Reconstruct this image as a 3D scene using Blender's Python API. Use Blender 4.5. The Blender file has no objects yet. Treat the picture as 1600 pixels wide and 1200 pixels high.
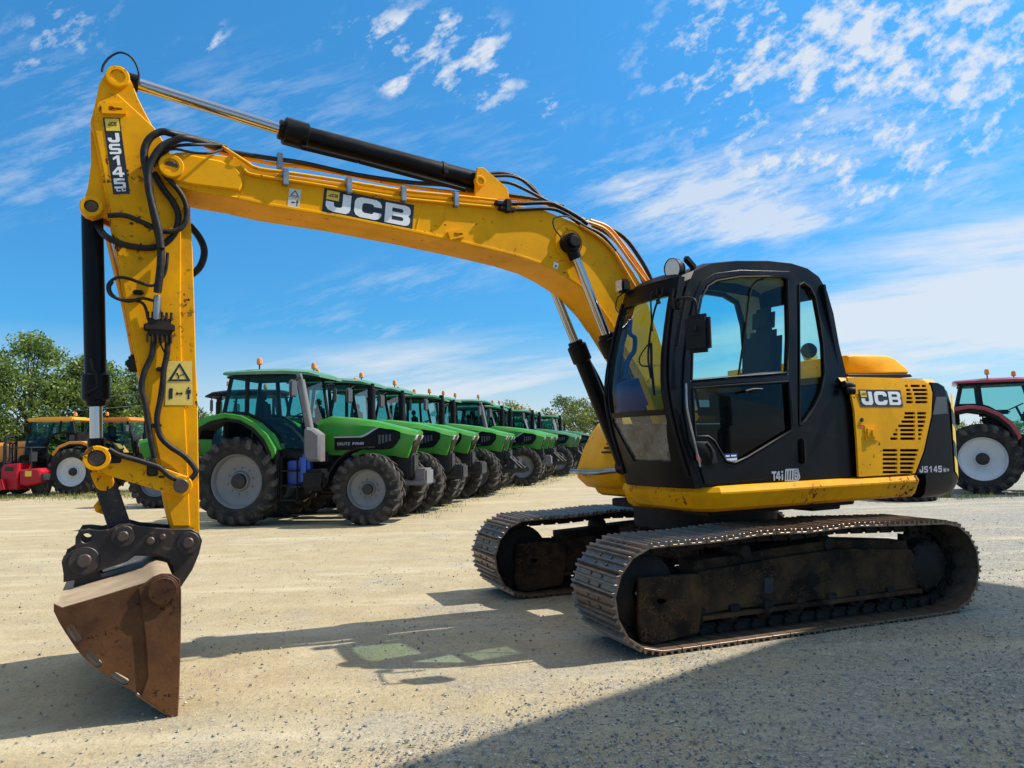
import bpy, bmesh, math, random
from mathutils import Vector, Matrix, noise
from mathutils.geometry import tessellate_polygon
import numpy as np
random.seed(7); rng=np.random.default_rng(7)
SC=bpy.context.scene; COL=SC.collection
R_=math.radians
# ------------------------------------------------------------------ camera
F=1180.; HZ=692.; H=1.6; ROLL=.021
cp,sp=math.cos(math.atan((HZ-600)/F)),math.sin(math.atan((HZ-600)/F)); cr,sr=math.cos(ROLL),math.sin(ROLL)
cam=bpy.data.cameras.new('camera'); co=bpy.data.objects.new('camera',cam); COL.objects.link(co)
X0=Vector((1,0,0));Y0=Vector((0,-sp,cp));B0=Vector((0,-cp,-sp))
rx=X0*cr-Y0*sr; uy=X0*sr+Y0*cr
co.matrix_world=Matrix(((rx.x,uy.x,B0.x,0),(rx.y,uy.y,B0.y,0),(rx.z,uy.z,B0.z,H),(0,0,0,1)))
cam.sensor_width=36; cam.lens=F/1600*36; cam.clip_end=3000; cam.clip_start=.05
SC.camera=co
# measured photo pixel -> point on a real vertical plane of a machine (a forward, b left, z up)
def ray(px,py):
    u=(px-800)/F;v=(600-py)/F
    x=u*cr+v*sr;y=-u*sr+v*cr
    return Vector((x,cp-y*sp,sp+y*cp))
class Frame:
    def __init__(s,x,y,deg):
        a=R_(deg); s.o=Vector((x,y,0)); s.r=Vector((math.cos(a),math.sin(a),0)); s.f=-s.r; s.n=Vector((s.r.y,-s.r.x,0)); s.rot=a+math.pi
    def pl(s,px,py,b):
        d=ray(px,py); C=Vector((0,0,H)); t=(b-(C-s.o).dot(s.n))/d.dot(s.n); q=C+d*t-s.o
        return (q.dot(s.f),q.z)
    def on(s,px,py,b):
        a,z=s.pl(px,py,b); return Vector((a,b,z))
XF=Frame(1.91,7.708,27.5)      # upper structure of the excavator
TF=Frame(1.91,7.708,20.95)     # its undercarriage
def A(b,*q): return [XF.pl(x,y,b) for x,y in q]
# ------------------------------------------------------------------ mesh helpers
def catmull(p,k=4):
    p=[Vector(q) for q in p]
    if len(p)<3: return p
    out=[]; q=[p[0]*2-p[1]]+p+[p[-1]*2-p[-2]]
    for i in range(1,len(q)-2):
        for j in range(k):
            t=j/k; a,b,c,d=q[i-1:i+3]
            out.append(.5*((2*b)+(c-a)*t+(2*a-5*b+4*c-d)*t*t+(3*b-a-3*c+d)*t**3))
    out.append(p[-1]); return out
AZ=lambda x,y,t:(x,t,y)
class MB:
    def __init__(s): s.v=[];s.f=[];s.m=[];s.mi=0
    def mat(s,i): s.mi=i; return s
    def add(s,vs,fs,fn=None):
        o=len(s.v); s.v+=[tuple(fn(*v)) if fn else tuple(v) for v in vs]
        s.f+=[tuple(i+o for i in f) for f in fs]; s.m+=[s.mi]*len(fs); return s
    def addbm(s,bm,fn=None):
        bm.verts.index_update(); s.add([v.co[:] for v in bm.verts],[[v.index for v in f.verts] for f in bm.faces],fn); bm.free(); return s
    def plate(s,outer,t0,t1,holes=(),bev=.005,fn=AZ):
        """polygon with holes, extruded from t0 to t1, its rims bevelled"""
        loops=[list(outer)]+[list(h) for h in holes]
        flat=[p for l in loops for p in l]
        tris=tessellate_polygon([[Vector((p[0],p[1],0)) for p in l] for l in loops])
        bm=bmesh.new(); n=len(flat)
        lo=[bm.verts.new((p[0],p[1],t0)) for p in flat]; hi=[bm.verts.new((p[0],p[1],t1)) for p in flat]
        for t in tris:
            try: bm.faces.new([lo[i] for i in t]); bm.faces.new([hi[i] for i in t])
            except ValueError: pass
        k=0; rim=[]
        for l in loops:
            m=len(l)
            for i in range(m):
                a,b=k+i,k+(i+1)%m
                try: bm.faces.new((lo[a],lo[b],hi[b],hi[a]))
                except ValueError: pass
                rim.append((a,b))
            k+=m
        bmesh.ops.recalc_face_normals(bm,faces=bm.faces)
        if bev:
            es=[]
            for a,b in rim:
                for w in (lo,hi):
                    e=bm.edges.get((w[a],w[b]))
                    if e: es.append(e)
            bmesh.ops.bevel(bm,geom=es,offset=bev,segments=1,affect='EDGES',clamp_overlap=True)
        return s.addbm(bm,fn)
    def flat(s,outer,t,holes=(),fn=AZ):
        loops=[list(outer)]+[list(h) for h in holes]
        flat=[p for l in loops for p in l]
        tris=tessellate_polygon([[Vector((p[0],p[1],0)) for p in l] for l in loops])
        return s.add([(p[0],p[1],t) for p in flat],tris,fn)
    def box(s,c,d,bev=.01,M=None):
        bm=bmesh.new(); bmesh.ops.create_cube(bm,size=1)
        for v in bm.verts: v.co=Vector((v.co.x*d[0],v.co.y*d[1],v.co.z*d[2]))
        if bev: bmesh.ops.bevel(bm,geom=bm.edges[:],offset=min(bev,min(d)*.45),segments=2,affect='EDGES')
        if M is not None: bmesh.ops.transform(bm,matrix=M.to_4x4(),verts=bm.verts)
        bmesh.ops.translate(bm,vec=Vector(c),verts=bm.verts)
        return s.addbm(bm)
    def lathe(s,prof,o=(0,0,0),ax=(0,0,1),n=24,closed=False):
        o=Vector(o); ax=Vector(ax).normalized(); u=ax.orthogonal().normalized(); w=ax.cross(u); vs=[];fs=[]; m=len(prof)
        for h,r in prof:
            for i in range(n):
                t=2*math.pi*i/n; vs.append(o+ax*h+(u*math.cos(t)+w*math.sin(t))*max(r,1e-4))
        for j in range(m if closed else m-1):
            for i in range(n):
                a=j*n+i;b=j*n+(i+1)%n;c=((j+1)%m)*n+(i+1)%n;d=((j+1)%m)*n+i; fs.append((a,b,c,d))
        return s.add(vs,fs)
    def cyl(s,p0,p1,r,n=20,bev=.006,r1=None):
        p0=Vector(p0);p1=Vector(p1);L=(p1-p0).length;r1=r if r1 is None else r1;b=min(bev,r*.4,L*.3)
        return s.lathe([(0,0),(0,r-b),(b,r),(L-b,r1),(L,r1-b),(L,0)],p0,p1-p0,n)
    def ring(s,p0,p1,r,ri,n=24,bev=.006):
        p0=Vector(p0);p1=Vector(p1);L=(p1-p0).length;b=bev
        return s.lathe([(0,ri),(0,r-b),(b,r),(L-b,r),(L,r-b),(L,ri)],p0,p1-p0,n,True)
    def tube(s,pts,r,n=8,k=4):
        p=catmull(pts,k) if k else [Vector(q) for q in pts]
        m=len(p); vs=[];fs=[]; u=None
        for i in range(m):
            t=(p[min(i+1,m-1)]-p[max(i-1,0)]).normalized()
            u=t.orthogonal().normalized() if u is None else (u-t*u.dot(t)).normalized()
            w=t.cross(u)
            for j in range(n):
                a=2*math.pi*j/n; vs.append(p[i]+(u*math.cos(a)+w*math.sin(a))*r)
        for i in range(m-1):
            for j in range(n): fs.append((i*n+j,i*n+(j+1)%n,(i+1)*n+(j+1)%n,(i+1)*n+j))
        fs.append(tuple(range(n))); fs.append(tuple((m-1)*n+j for j in range(n)))
        return s.add(vs,fs)
    def loft(s,rings,cap=True,closed=True):
        n=len(rings[0]); vs=[v for r in rings for v in r]; fs=[]
        for i in range(len(rings)-1):
            for j in range(n if closed else n-1): fs.append((i*n+j,i*n+(j+1)%n,(i+1)*n+(j+1)%n,(i+1)*n+j))
        if cap:
            for base in (0,(len(rings)-1)*n):
                poly=[Vector(vs[base+j]) for j in range(n)]
                for t in tessellate_polygon([poly]): fs.append(tuple(base+i for i in t))
        return s.add(vs,fs)
    def data(s,name,mats,ang=38,recalc=True):
        me=bpy.data.meshes.new(name); me.from_pydata(s.v,[],s.f)
        for m in (mats if isinstance(mats,(list,tuple)) else [mats]): me.materials.append(m)
        if any(s.m): me.polygons.foreach_set('material_index',s.m)
        if recalc:
            bm=bmesh.new(); bm.from_mesh(me); bmesh.ops.recalc_face_normals(bm,faces=bm.faces); bm.to_mesh(me); bm.free()
        if ang:
            me.polygons.foreach_set('use_smooth',[True]*len(me.polygons)); me.set_sharp_from_angle(angle=R_(ang))
        me.update(); return me
    def build(s,name,mats,parent=None,**k):
        return link(name,s.data(name,mats,**k),parent)
def link(name,me,parent=None):
    o=bpy.data.objects.new(name,me); COL.objects.link(o)
    if parent: o.parent=parent
    return o
def tag(o,label=None,cat=None,group=None,kind=None):
    if label:o['label']=label
    if cat:o['category']=cat
    if group:o['group']=group
    if kind:o['kind']=kind
    return o
def empty(name,loc=(0,0,0),rz=0,parent=None):
    o=bpy.data.objects.new(name,None); COL.objects.link(o); o.location=loc; o.rotation_euler=(0,0,rz); o.empty_display_size=.2
    if parent:o.parent=parent
    return o
def copy_tree(o,parent=None):
    c=o.copy(); COL.objects.link(c)
    if parent:c.parent=parent
    for ch in KIDS(o): copy_tree(ch,c)
    return c
def KIDS(o): return [x for x in COL.objects if x.parent==o]
# ------------------------------------------------------------------ materials
def nt(name):
    m=bpy.data.materials.new(name); m.use_nodes=True; t=m.node_tree; t.nodes.clear()
    out=t.nodes.new('ShaderNodeOutputMaterial'); return m,t,out
def N(t,kind,**k):
    n=t.nodes.new('ShaderNode'+kind)
    for a,b in k.items():
        if a.startswith('i_'): n.inputs[int(a[2:])].default_value=b
        else: setattr(n,a,b)
    return n
def noise_n(t,vec,scale,detail=4,rough=.6):
    n=N(t,'TexNoise'); n.inputs['Scale'].default_value=scale; n.inputs['Detail'].default_value=detail; n.inputs['Roughness'].default_value=rough
    t.links.new(vec,n.inputs['Vector']); return n.outputs['Fac']
def ramp(t,fac,a,b,ca=(0,0,0,1),cb=(1,1,1,1)):
    r=N(t,'ValToRGB'); r.color_ramp.elements[0].position=a; r.color_ramp.elements[1].position=b
    r.color_ramp.elements[0].color=ca; r.color_ramp.elements[1].color=cb
    t.links.new(fac,r.inputs['Fac']); return r.outputs['Color']
def mixc(t,f,a,b,mode='MIX'):
    m=N(t,'Mix',data_type='RGBA',blend_type=mode)
    for sock,val in ((m.inputs['Factor'],f),(m.inputs['A'],a),(m.inputs['B'],b)):
        pass
    ins={'f':m.inputs[0],'a':m.inputs[6],'b':m.inputs[7]}
    for k,val in (('f',f),('a',a),('b',b)):
        if hasattr(val,'links') or isinstance(val,bpy.types.NodeSocket): t.links.new(val,ins[k])
        else: ins[k].default_value=val if k=='f' else (tuple(val)+(1,))[:4]
    return m.outputs[2]
def mathn(t,op,a,b=0.,clamp=False):
    m=N(t,'Math',operation=op,use_clamp=clamp)
    for i,v in enumerate((a,b)):
        if isinstance(v,bpy.types.NodeSocket): t.links.new(v,m.inputs[i])
        else: m.inputs[i].default_value=v
    return m.outputs[0]
def M(name,col,rough=.5,metal=0.,var=.12,vs=3.,dust=None,chips=None,bump=0.,bs=80.,coat=0.,spec=.5):
    """dust=(colour,amount,scale)  chips=(colour,scale,threshold)"""
    m,t,out=nt(name); b=N(t,'BsdfPrincipled'); t.links.new(b.outputs[0],out.inputs[0])
    tc=N(t,'TexCoord').outputs['Object']
    n1=noise_n(t,tc,vs,3)
    c=mixc(t,ramp(t,n1,.3,.7),[x*(1-var) for x in col],[min(1,x*(1+var)) for x in col])
    rg=mathn(t,'ADD',rough-.06,mathn(t,'MULTIPLY',n1,.14))
    if dust:
        d=ramp(t,noise_n(t,tc,dust[2],5,.65),.42,.72); d=mathn(t,'MULTIPLY',d,dust[1])
        c=mixc(t,d,c,dust[0]); rg=mathn(t,'ADD',rg,mathn(t,'MULTIPLY',d,.35),True)
    if chips:
        k=ramp(t,noise_n(t,tc,chips[1],4,.7),chips[2],chips[2]+.025); k=mathn(t,'MULTIPLY',k,ramp(t,noise_n(t,tc,chips[1]*.17,2),.48,.6))
        c=mixc(t,k,c,chips[0]); rg=mathn(t,'ADD',rg,mathn(t,'MULTIPLY',k,.4),True)
    t.links.new(c,b.inputs['Base Color']); t.links.new(rg,b.inputs['Roughness'])
    b.inputs['Metallic'].default_value=metal; b.inputs['Coat Weight'].default_value=coat; b.inputs['Specular IOR Level'].default_value=spec
    b.inputs['Coat Roughness'].default_value=.08
    if bump:
        bn=N(t,'Bump'); bn.inputs['Strength'].default_value=bump; bn.inputs['Distance'].default_value=.01
        t.links.new(noise_n(t,tc,bs,3,.7),bn.inputs['Height']); t.links.new(bn.outputs[0],b.inputs['Normal'])
    return m
def glass(name,tint,gl=.06,rough=.02,dirt_glare=.0):
    m,t,out=nt(name); tr=N(t,'BsdfTransparent'); tr.inputs[0].default_value=tuple(tint)+(1,)
    g=N(t,'BsdfGlossy'); g.inputs['Roughness'].default_value=rough
    lw=N(t,'LayerWeight'); fz=mathn(t,'ADD',mathn(t,'MULTIPLY',mathn(t,'POWER',lw.outputs['Facing'],4.5),.85),.018)
    mx=N(t,'MixShader'); t.links.new(mathn(t,'ADD',fz,gl*.1),mx.inputs[0]); t.links.new(tr.outputs[0],mx.inputs[1]); t.links.new(g.outputs[0],mx.inputs[2])
    last=mx
    if dirt_glare:
        d=N(t,'BsdfDiffuse'); d.inputs[0].default_value=(.45,.42,.36,1)
        tc=N(t,'TexCoord').outputs['Object']; k=mathn(t,'MULTIPLY',ramp(t,noise_n(t,tc,5,7,.7),.35,.8),dirt_glare)
        m2=N(t,'MixShader'); t.links.new(k,m2.inputs[0]); t.links.new(mx.outputs[0],m2.inputs[1]); t.links.new(d.outputs[0],m2.inputs[2]); last=m2
    t.links.new(last.outputs[0],out.inputs[0]); return m
DUST=(.36,.31,.22); RUST=(.09,.035,.015)
YEL=M('yellow_paint',(.84,.375,.0),.42,var=.05,vs=2,dust=((.50,.235,.012),.55,2.6),chips=(RUST,22,.625),coat=.0,spec=.12)
YEL2=M('worn_yellow_paint',(.83,.362,.0),.46,var=.07,vs=3,dust=((.42,.19,.012),.55,3.4),chips=((.06,.022,.010),16,.565),bump=.05,bs=40,spec=.12)
ORP=M('orange_pipe_paint',(.75,.30,.015),.4,var=.1,vs=6,chips=(RUST,30,.62))
BLK=M('black_paint',(.0035,.0035,.005),.32,var=.25,vs=2,dust=((.014,.013,.012),.3,3),coat=.0,spec=.14)
BPL=M('black_plastic',(.008,.008,.009),.5,var=.2,vs=5,dust=((.03,.027,.022),.3,5),spec=.18)
GPL=M('grey_plastic',(.07,.07,.075),.5,var=.15,vs=6)
HOSE=M('hose_rubber',(.007,.007,.008),.42,var=.3,vs=30,dust=((.05,.042,.03),.5,14),bump=.3,bs=160,spec=.3)
TYRE=M('tyre_rubber',(.013,.013,.014),.75,var=.25,vs=5,dust=((.085,.073,.054),.6,3.5),bump=.15,bs=60,spec=.25)
CHR=M('chrome_rod',(.42,.43,.46),.12,1.,var=.03)
STL=M('bare_steel',(.35,.34,.33),.35,1.,var=.2,vs=12,dust=((.2,.15,.1),.4,9))
DST=M('dark_steel',(.014,.011,.009),.6,.0,var=.3,vs=6,dust=((.06,.04,.025),.6,5),bump=.15,bs=50,spec=.2)
HIT=M('hitch_steel',(.018,.013,.012),.42,.25,var=.3,vs=5,dust=((.07,.045,.03),.5,5),chips=((.16,.08,.04),20,.6),bump=.1,bs=60)
BUC=M('rusty_bucket_steel',(.070,.028,.011),.62,.0,var=.45,vs=3.5,dust=((.19,.085,.030),.8,1.9),chips=((.025,.012,.008),30,.57),bump=.18,bs=45,spec=.2)
BUT=M('bucket_back_pale_steel',(.33,.24,.15),.65,.05,var=.2,vs=4,dust=((.42,.33,.22),.6,6),bump=.1,bs=40)  # paler than the side plates
PIN=M('brown_pin_steel',(.075,.05,.036),.45,.4,var=.25,vs=12,bump=.1)
TREAD=M('dusty_sunlit_tread',(.03,.028,.025),.8,var=.3,vs=6,dust=((.16,.14,.105),.7,4),spec=.2)  # lugs paler than the tyre: dust plus a painted sunlit highlight
LIP=M('worn_lip_steel',(.20,.12,.07),.4,.5,var=.3,vs=9,dust=((.3,.19,.11),.5,6))
SHOE=M('track_shoe_steel',(.21,.15,.108),.36,.6,var=.4,vs=9,dust=((.25,.175,.115),.65,6),bump=.12,bs=70)
TFR=M('track_frame_steel',(.016,.0105,.007),.75,.0,var=.4,vs=4,dust=((.125,.068,.032),.9,2.2),chips=((.10,.05,.022),60,.50),bump=.15,bs=50,spec=.12)
WHT=M('white_print',(.78,.78,.77),.45,var=.04)
BKD=M('black_print',(.012,.012,.018),.4,var=.1)
YLD=M('yellow_print',(.78,.52,.03),.45,var=.06)
LAB=M('warning_label_yellow',(.72,.52,.10),.5,var=.08,vs=30)
BLT=M('blue_tank_plastic',(.02,.08,.40),.4)
LABW=M('warning_label_grey',(.55,.53,.47),.5,var=.08,vs=30)
RED=M('red_print',(.6,.03,.03),.5)
BLU=M('blue_plastic',(.010,.045,.20),.5,spec=.2)
BEI=M('beige_headliner',(.34,.30,.22),.8)
SEA=M('seat_fabric',(.018,.018,.02),.9,bump=.2,bs=120)
GREY=M('work_light_lens',(.55,.56,.55),.15,.3)
SILV=M('silver_print',(.42,.43,.46),.4,.3)
CGL=glass('cab_glass_cyan',(.62,.90,.90),.08)
WGL=glass('windscreen_glass',(.82,.93,.90),.0,dirt_glare=.035)
RGL=glass('roof_glass_green',(.36,.52,.40),.1)
LGL=glass('lower_windscreen_glass',(.62,.72,.66),.5,.05,dirt_glare=.62)  # beige film is part dust, part painted ground reflection
DGL=glass('door_lower_glass',(.10,.14,.16),.0)
TGL=glass('tractor_glass',(.52,.80,.80),.12)
AMB=M('amber_beacon_plastic',(.80,.26,.02),.25,var=.05,coat=.4)
# ------------------------------------------------------------------ letters
LET={
'J':([(.66,1),(1,1),(1,.25),(.95,.1),(.82,0),(.3,0),(.1,.08),(0,.25),(0,.5),(.31,.5),(.33,.32),(.4,.26),(.58,.26),(.66,.33)],[]),
'C':([(1,.64),(1,.75),(.93,.92),(.78,1),(.22,1),(.07,.92),(0,.75),(0,.25),(.07,.08),(.22,0),(.78,0),(.93,.08),(1,.25),(1,.36),(.71,.36),(.69,.28),(.62,.25),(.38,.25),(.3,.3),(.28,.38),(.28,.62),(.3,.7),(.38,.75),(.62,.75),(.69,.72),(.71,.64)],[]),
'B':([(0,0),(.8,0),(.94,.06),(1,.2),(1,.38),(.92,.5),(1,.62),(1,.8),(.94,.94),(.8,1),(0,1)],[[(.27,.2),(.68,.2),(.73,.26),(.73,.34),(.68,.4),(.27,.4)],[(.27,.6),(.66,.6),(.71,.66),(.71,.74),(.66,.8),(.27,.8)]]),
'S':([(0,0),(.8,0),(.94,.05),(1,.18),(1,.42),(.94,.55),(.8,.6),(.3,.6),(.26,.64),(.26,.74),(.3,.78),(.96,.78),(.96,1),(.2,1),(.06,.95),(0,.82),(0,.56),(.06,.44),(.2,.38),(.7,.38),(.74,.34),(.74,.26),(.7,.22),(0,.22)],[]),
'1':([(.45,0),(.75,0),(.75,1),(.5,1),(.1,.75),(.1,.52),(.45,.7)],[]),
'4':([(.55,0),(.83,0),(.83,.2),(1,.2),(1,.42),(.83,.42),(.83,1),(.5,1),(0,.45),(0,.2),(.55,.2)],[[(.55,.42),(.25,.42),(.55,.74)]]),
'5':([(0,0),(.8,0),(.94,.05),(1,.18),(1,.48),(.94,.6),(.8,.65),(.28,.65),(.28,.78),(.96,.78),(.96,1),(0,1),(0,.44),(.68,.44),(.73,.4),(.73,.27),(.68,.22),(0,.22)],[]),
'L':([(0,0),(1,0),(1,.24),(.3,.24),(.3,1),(0,1)],[]),
'T':([(.36,0),(.64,0),(.64,.77),(1,.77),(1,1),(0,1),(0,.77),(.36,.77)],[]),
'i':([(.3,0),(.7,0),(.7,.68),(.3,.68)],[]),
'I':([(.3,0),(.7,0),(.7,1),(.3,1)],[]),
'W':([(.15,0),(.38,0),(.5,.5),(.62,0),(.85,0),(1,1),(.8,1),(.72,.4),(.58,.95),(.42,.95),(.28,.4),(.2,1),(0,1)],[]),
'+':([(.38,.1),(.62,.1),(.62,.38),(.9,.38),(.9,.62),(.62,.62),(.62,.9),(.38,.9),(.38,.62),(.1,.62),(.1,.38),(.38,.38)],[]),
'D':([(0,0),(.75,0),(.94,.08),(1,.28),(1,.72),(.94,.92),(.75,1),(0,1)],[[(.22,.18),(.68,.18),(.77,.3),(.77,.7),(.68,.82),(.22,.82)]]),
'E':([(0,0),(1,0),(1,.2),(.24,.2),(.24,.4),(.92,.4),(.92,.6),(.24,.6),(.24,.8),(1,.8),(1,1),(0,1)],[]),
'U':([(0,1),(0,.25),(.07,.07),(.25,0),(.75,0),(.93,.07),(1,.25),(1,1),(.77,1),(.77,.28),(.7,.2),(.3,.2),(.23,.28),(.23,1)],[]),
'Z':([(0,0),(1,0),(1,.2),(.36,.2),(1,.8),(1,1),(0,1),(0,.8),(.62,.8),(0,.2)],[]),
'F':([(0,0),(.25,0),(.25,.38),(.9,.38),(.9,.6),(.25,.6),(.25,.8),(1,.8),(1,1),(0,1)],[]),
'A':([(0,0),(.25,0),(.25,.3),(.75,.3),(.75,0),(1,0),(1,.75),(.8,1),(.2,1),(0,.75)],[[(.25,.5),(.75,.5),(.75,.7),(.68,.8),(.32,.8),(.25,.7)]]),
'H':([(0,0),(.25,0),(.25,.4),(.75,.4),(.75,0),(1,0),(1,1),(.75,1),(.75,.6),(.25,.6),(.25,1),(0,1)],[]),
'R':([(0,0),(.25,0),(.25,.32),(.5,.32),(.72,0),(1,0),(.78,.34),(.95,.42),(1,.55),(1,.8),(.93,.95),(.78,1),(0,1)],[[(.25,.52),(.7,.52),(.75,.58),(.75,.74),(.7,.8),(.25,.8)]]),
}
def glyph(mb,ch,x,y,w,h,t,fn,sl=0):
    o,hs=LET[ch]; g=lambda p:(x+p[0]*w+sl*p[1]*h,y+p[1]*h)
    mb.flat([g(p) for p in o],t,[[g(p) for p in q] for q in hs],fn)
    if ch=='i': mb.flat([g(p) for p in ((.28,.8),(.72,.8),(.72,1.02),(.28,1.02))],t,(),fn)
def word(mb,s,x,y,w,h,gap,t,fn,sl=0):
    for ch in s:
        if ch!=' ': glyph(mb,ch,x,y,w,h,t,fn,sl)
        x+=w+gap
RC=lambda x0,y0,x1,y1:[(x0,y0),(x1,y0),(x1,y1),(x0,y1)]
def quad(q,b,frame=None,fb=None):
    """unit square -> a quad traced on plane b; corners TL,TR,BR,BL"""
    fr=frame or XF
    P=[Vector(fr.pl(x,y,b)) for x,y in q]
    def fn(u,v,t):
        p=P[3]*(1-u)*(1-v)+P[2]*u*(1-v)+P[1]*u*v+P[0]*(1-u)*v
        return (p.x,(fb(p.y) if fb else b)+t,p.y)
    return fn
def tri_sign(mb,fn,x,y,w,h,t):
    mb.flat([(x,y),(x+w,y),(x+w/2,y+h)],t,[[(x+w*.17,y+h*.1),(x+w*.83,y+h*.1),(x+w/2,y+h*.8)]],fn)
def man(mb,fn,x,y,w,h,t):
    mb.flat([(x+w*.3,y),(x+w*.7,y),(x+w*.7,y+h*.45),(x+w,y+h*.45),(x+w,y+h*.78),(x,y+h*.78),(x,y+h*.45),(x+w*.3,y+h*.45)],t,(),fn)
    mb.flat([(x+w*.5+w*.22*math.cos(k*.785),y+h*.9+h*.1*math.sin(k*.785)) for k in range(8)],t,(),fn)
# ------------------------------------------------------------------ excavator
EX=empty('excavator',XF.o,XF.rot)
tag(EX,'big yellow and black tracked excavator with a rusty ditching bucket, standing on the gravel','excavator')
BC=-.10; BN=.11; BF=-.31          # boom centre and side planes
def boss(mb,px,py,b,r,l,ri=None,pin=None):
    p=XF.on(px,py,b); q=p+Vector((0,l,0))
    mb.ring(p-Vector((0,.02,0)),q,r,ri or r*.62)
    mb.cyl(p-Vector((0,.02,0)),q-Vector((0,.012,0)),(ri or r*.62)+.002,16,.004)
# boom
top=A(BN,(266,239),(300,237),(345,243),(372,246),(395,262),(440,272),(530,285),(640,300),(740,311),(790,318),(850,328),(905,350),(940,370),(968,395),(990,425),(1004,448))
bot=A(BN,(957,510),(940,485),(910,452),(872,427),(842,412),(805,400),(760,389),(722,380),(640,362),(530,340),(420,322),(372,311),(297,298),(262,285),(247,272),(246,252))
body=top+[(.60,2.60),(.42,2.05),(.34,1.78),(.22,1.66),(.08,1.70),(.04,1.84),(.16,2.05)]
body=top+[(.52,2.45),(.36,2.0),(.30,1.75),(.36,1.62),(.50,1.62),(.60,1.78),(.78,2.2)]+bot
mb=MB().plate(body,BF,BN,bev=.008)
# stiffened nose cheeks
ck=A(BN,(262,243),(300,243),(345,252),(368,262),(376,272),(379,290),(374,299),(300,290),(262,281),(250,270),(250,252))
mb.plate(ck,BN-.005,BN+.022,bev=.012).plate(ck,BF-.022,BF+.005,bev=.012)
# bottom and top flange lips
lip=bot[:12]
for b0,b1 in ((BN-.004,BN+.012),(BF-.012,BF+.004)):
    mb.plate(lip+[(p[0]-.004,p[1]+.022) for p in reversed(lip)],b0,b1,bev=.003)
BOOM=mb.build('boom',YEL,EX)
mb=MB(); boss(mb,267,262,BN+.02,.085,.05); mb.build('pivot_boss',[YEL],BOOM)
mb=MB(); boss(mb,890,380,BN-.01,.17,.03,.12); mb.build('pivot_boss',[YEL],BOOM)
MB().ring(XF.on(267,262,BF-.07),XF.on(267,262,BF-.02),.085,.05).build('pivot_boss',[YEL],BOOM)
# dipper cylinder bracket on the boom
mb=MB()
br=A(BC,(735,290),(738,268),(748,268),(757,276),(785,300),(788,318),(735,312))
for b in (BC-.11,BC+.08): mb.plate(br,b,b+.03,bev=.004)
boss(mb,749,284,BC+.11,.05,.03)
mb.build('cylinder_bracket',YEL,BOOM)
# lifting bracket plates
def bracket(q,b,name,par):
    fn=quad(q,b); mb=MB().plate(RC(0,0,1,1),0,.028,[[(.25,.35),(.3,.7),(.45,.72),(.5,.6),(.7,.55),(.85,.5),(.82,.3),(.6,.28),(.5,.2),(.3,.25)]],0,fn)
    mb.build(name,[YEL],par)
bracket([(698,363),(725,358),(725,371),(702,376)],BN,'hose_bracket',BOOM)
mb=MB()
for q in (((697,318),(690,345),(676,365)),((660,316),(655,338),(650,358)),((378,268),(382,285),(378,303))): mb.tube([XF.on(x,y,BN) for x,y in q],.006,6)
mb.tube([XF.on(x,y,BN+.002) for x,y in ((258,283),(300,296),(372,309),(420,321),(530,339.5),(640,361.5),(722,379.5),(805,398),(842,410),(872,425),(910,450),(940,483),(957,508))],.008,6)
mb.build('weld_seam',YEL,BOOM,ang=60)
# brand decal on the boom
DQ=[(506.6,293.5),(646.9,320.5),(644,359.5),(502.8,331.5)]
def brand(q,b,par,fb=None,name='brand_decal'):
    fn=quad(q,b,None,fb); mb=MB().flat(RC(0,0,1,1),.003,(),fn).mat(1)
    glyph(mb,'J',.03,.10,.265,.78,.005,fn); 
    glyph(mb,'C',.335,.10,.30,.80,.005,fn); glyph(mb,'B',.675,.10,.29,.80,.005,fn)
    mb.mat(2).flat(RC(.03,.56,.165,.93),.0055,(),fn).mat(0); word(mb,'JCB',.05,.68,.028,.13,.007,.0068,fn,.02)
    return mb.build(name,[BKD,WHT,YLD],par,ang=0)
brand(DQ,BN,BOOM)
fn=quad([(452,294),(471,297),(467,327),(449,323)],BN)
mb=MB().flat(RC(0,0,1,1),.003,(),fn).mat(1); tri_sign(mb,fn,.12,.62,.74,.32,.0045); mb.flat(RC(.05,.55,.95,.565),.0045,(),fn); man(mb,fn,.7,.12,.16,.35,.0045); mb.flat(RC(.28,.26,.6,.32),.0045,(),fn)
mb.build('warning_label',[LABW,BKD],BOOM,ang=0)
fn=quad([(865,409),(873,412),(871,421),(864,418)],BN)
MB().flat(RC(0,0,1,1),.003,(),fn).mat(1).flat(RC(.35,.2,.65,.6),.0045,(),fn).build('grease_label',[WHT,BKD],BOOM,ang=0)
# boom pipes and clamps
def run(name,mat,par,r,b,*pts,n=8,k=4):
    P=[XF.on(p[0],p[1],p[2] if len(p)>2 else b) for p in pts]
    return MB().tube(P,r,n,k).build(name,mat,par,ang=60)
run('hydraulic_pipe',YEL,BOOM,.0145,BN+.02,(345,228,BC),(356,235,BC+.1),(367,242),(384,253),(402,263),(446,269.5),(530,282),(629,298),(700,305),(777,313))
run('hydraulic_pipe',YEL,BOOM,.013,BN+.02,(381,265),(392,272),(432,279),(480,286),(560,299),(629,310),(700,317),(772,323.6))
run('hydraulic_pipe',YEL,BOOM,.017,BC-.05,(310,222),(345,238),(420,255),(480,262),(557,276),(640,292),(760,306),(850,318),(905,340),(945,362),(975,390),(1003,430))
for x,y,b_ in ((446,277,BN+.025),(630,303,BN+.025),(545,290,BN+.025),(712,312,BN+.025),(437,252,BC+.02)):
    MB().box(XF.on(x,y,b_),(.045,.05,.13),.006).build('pipe_clamp',[STL],BOOM)
mb=MB()
for x,y in ((786,319),(792,327)):
    p=XF.on(x,y,BN+.03); mb.box(p,(.16,.06,.035),.008)
p=XF.on(793,322,BN+.04); mb.box(p,(.06,.06,.12),.01)
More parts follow.
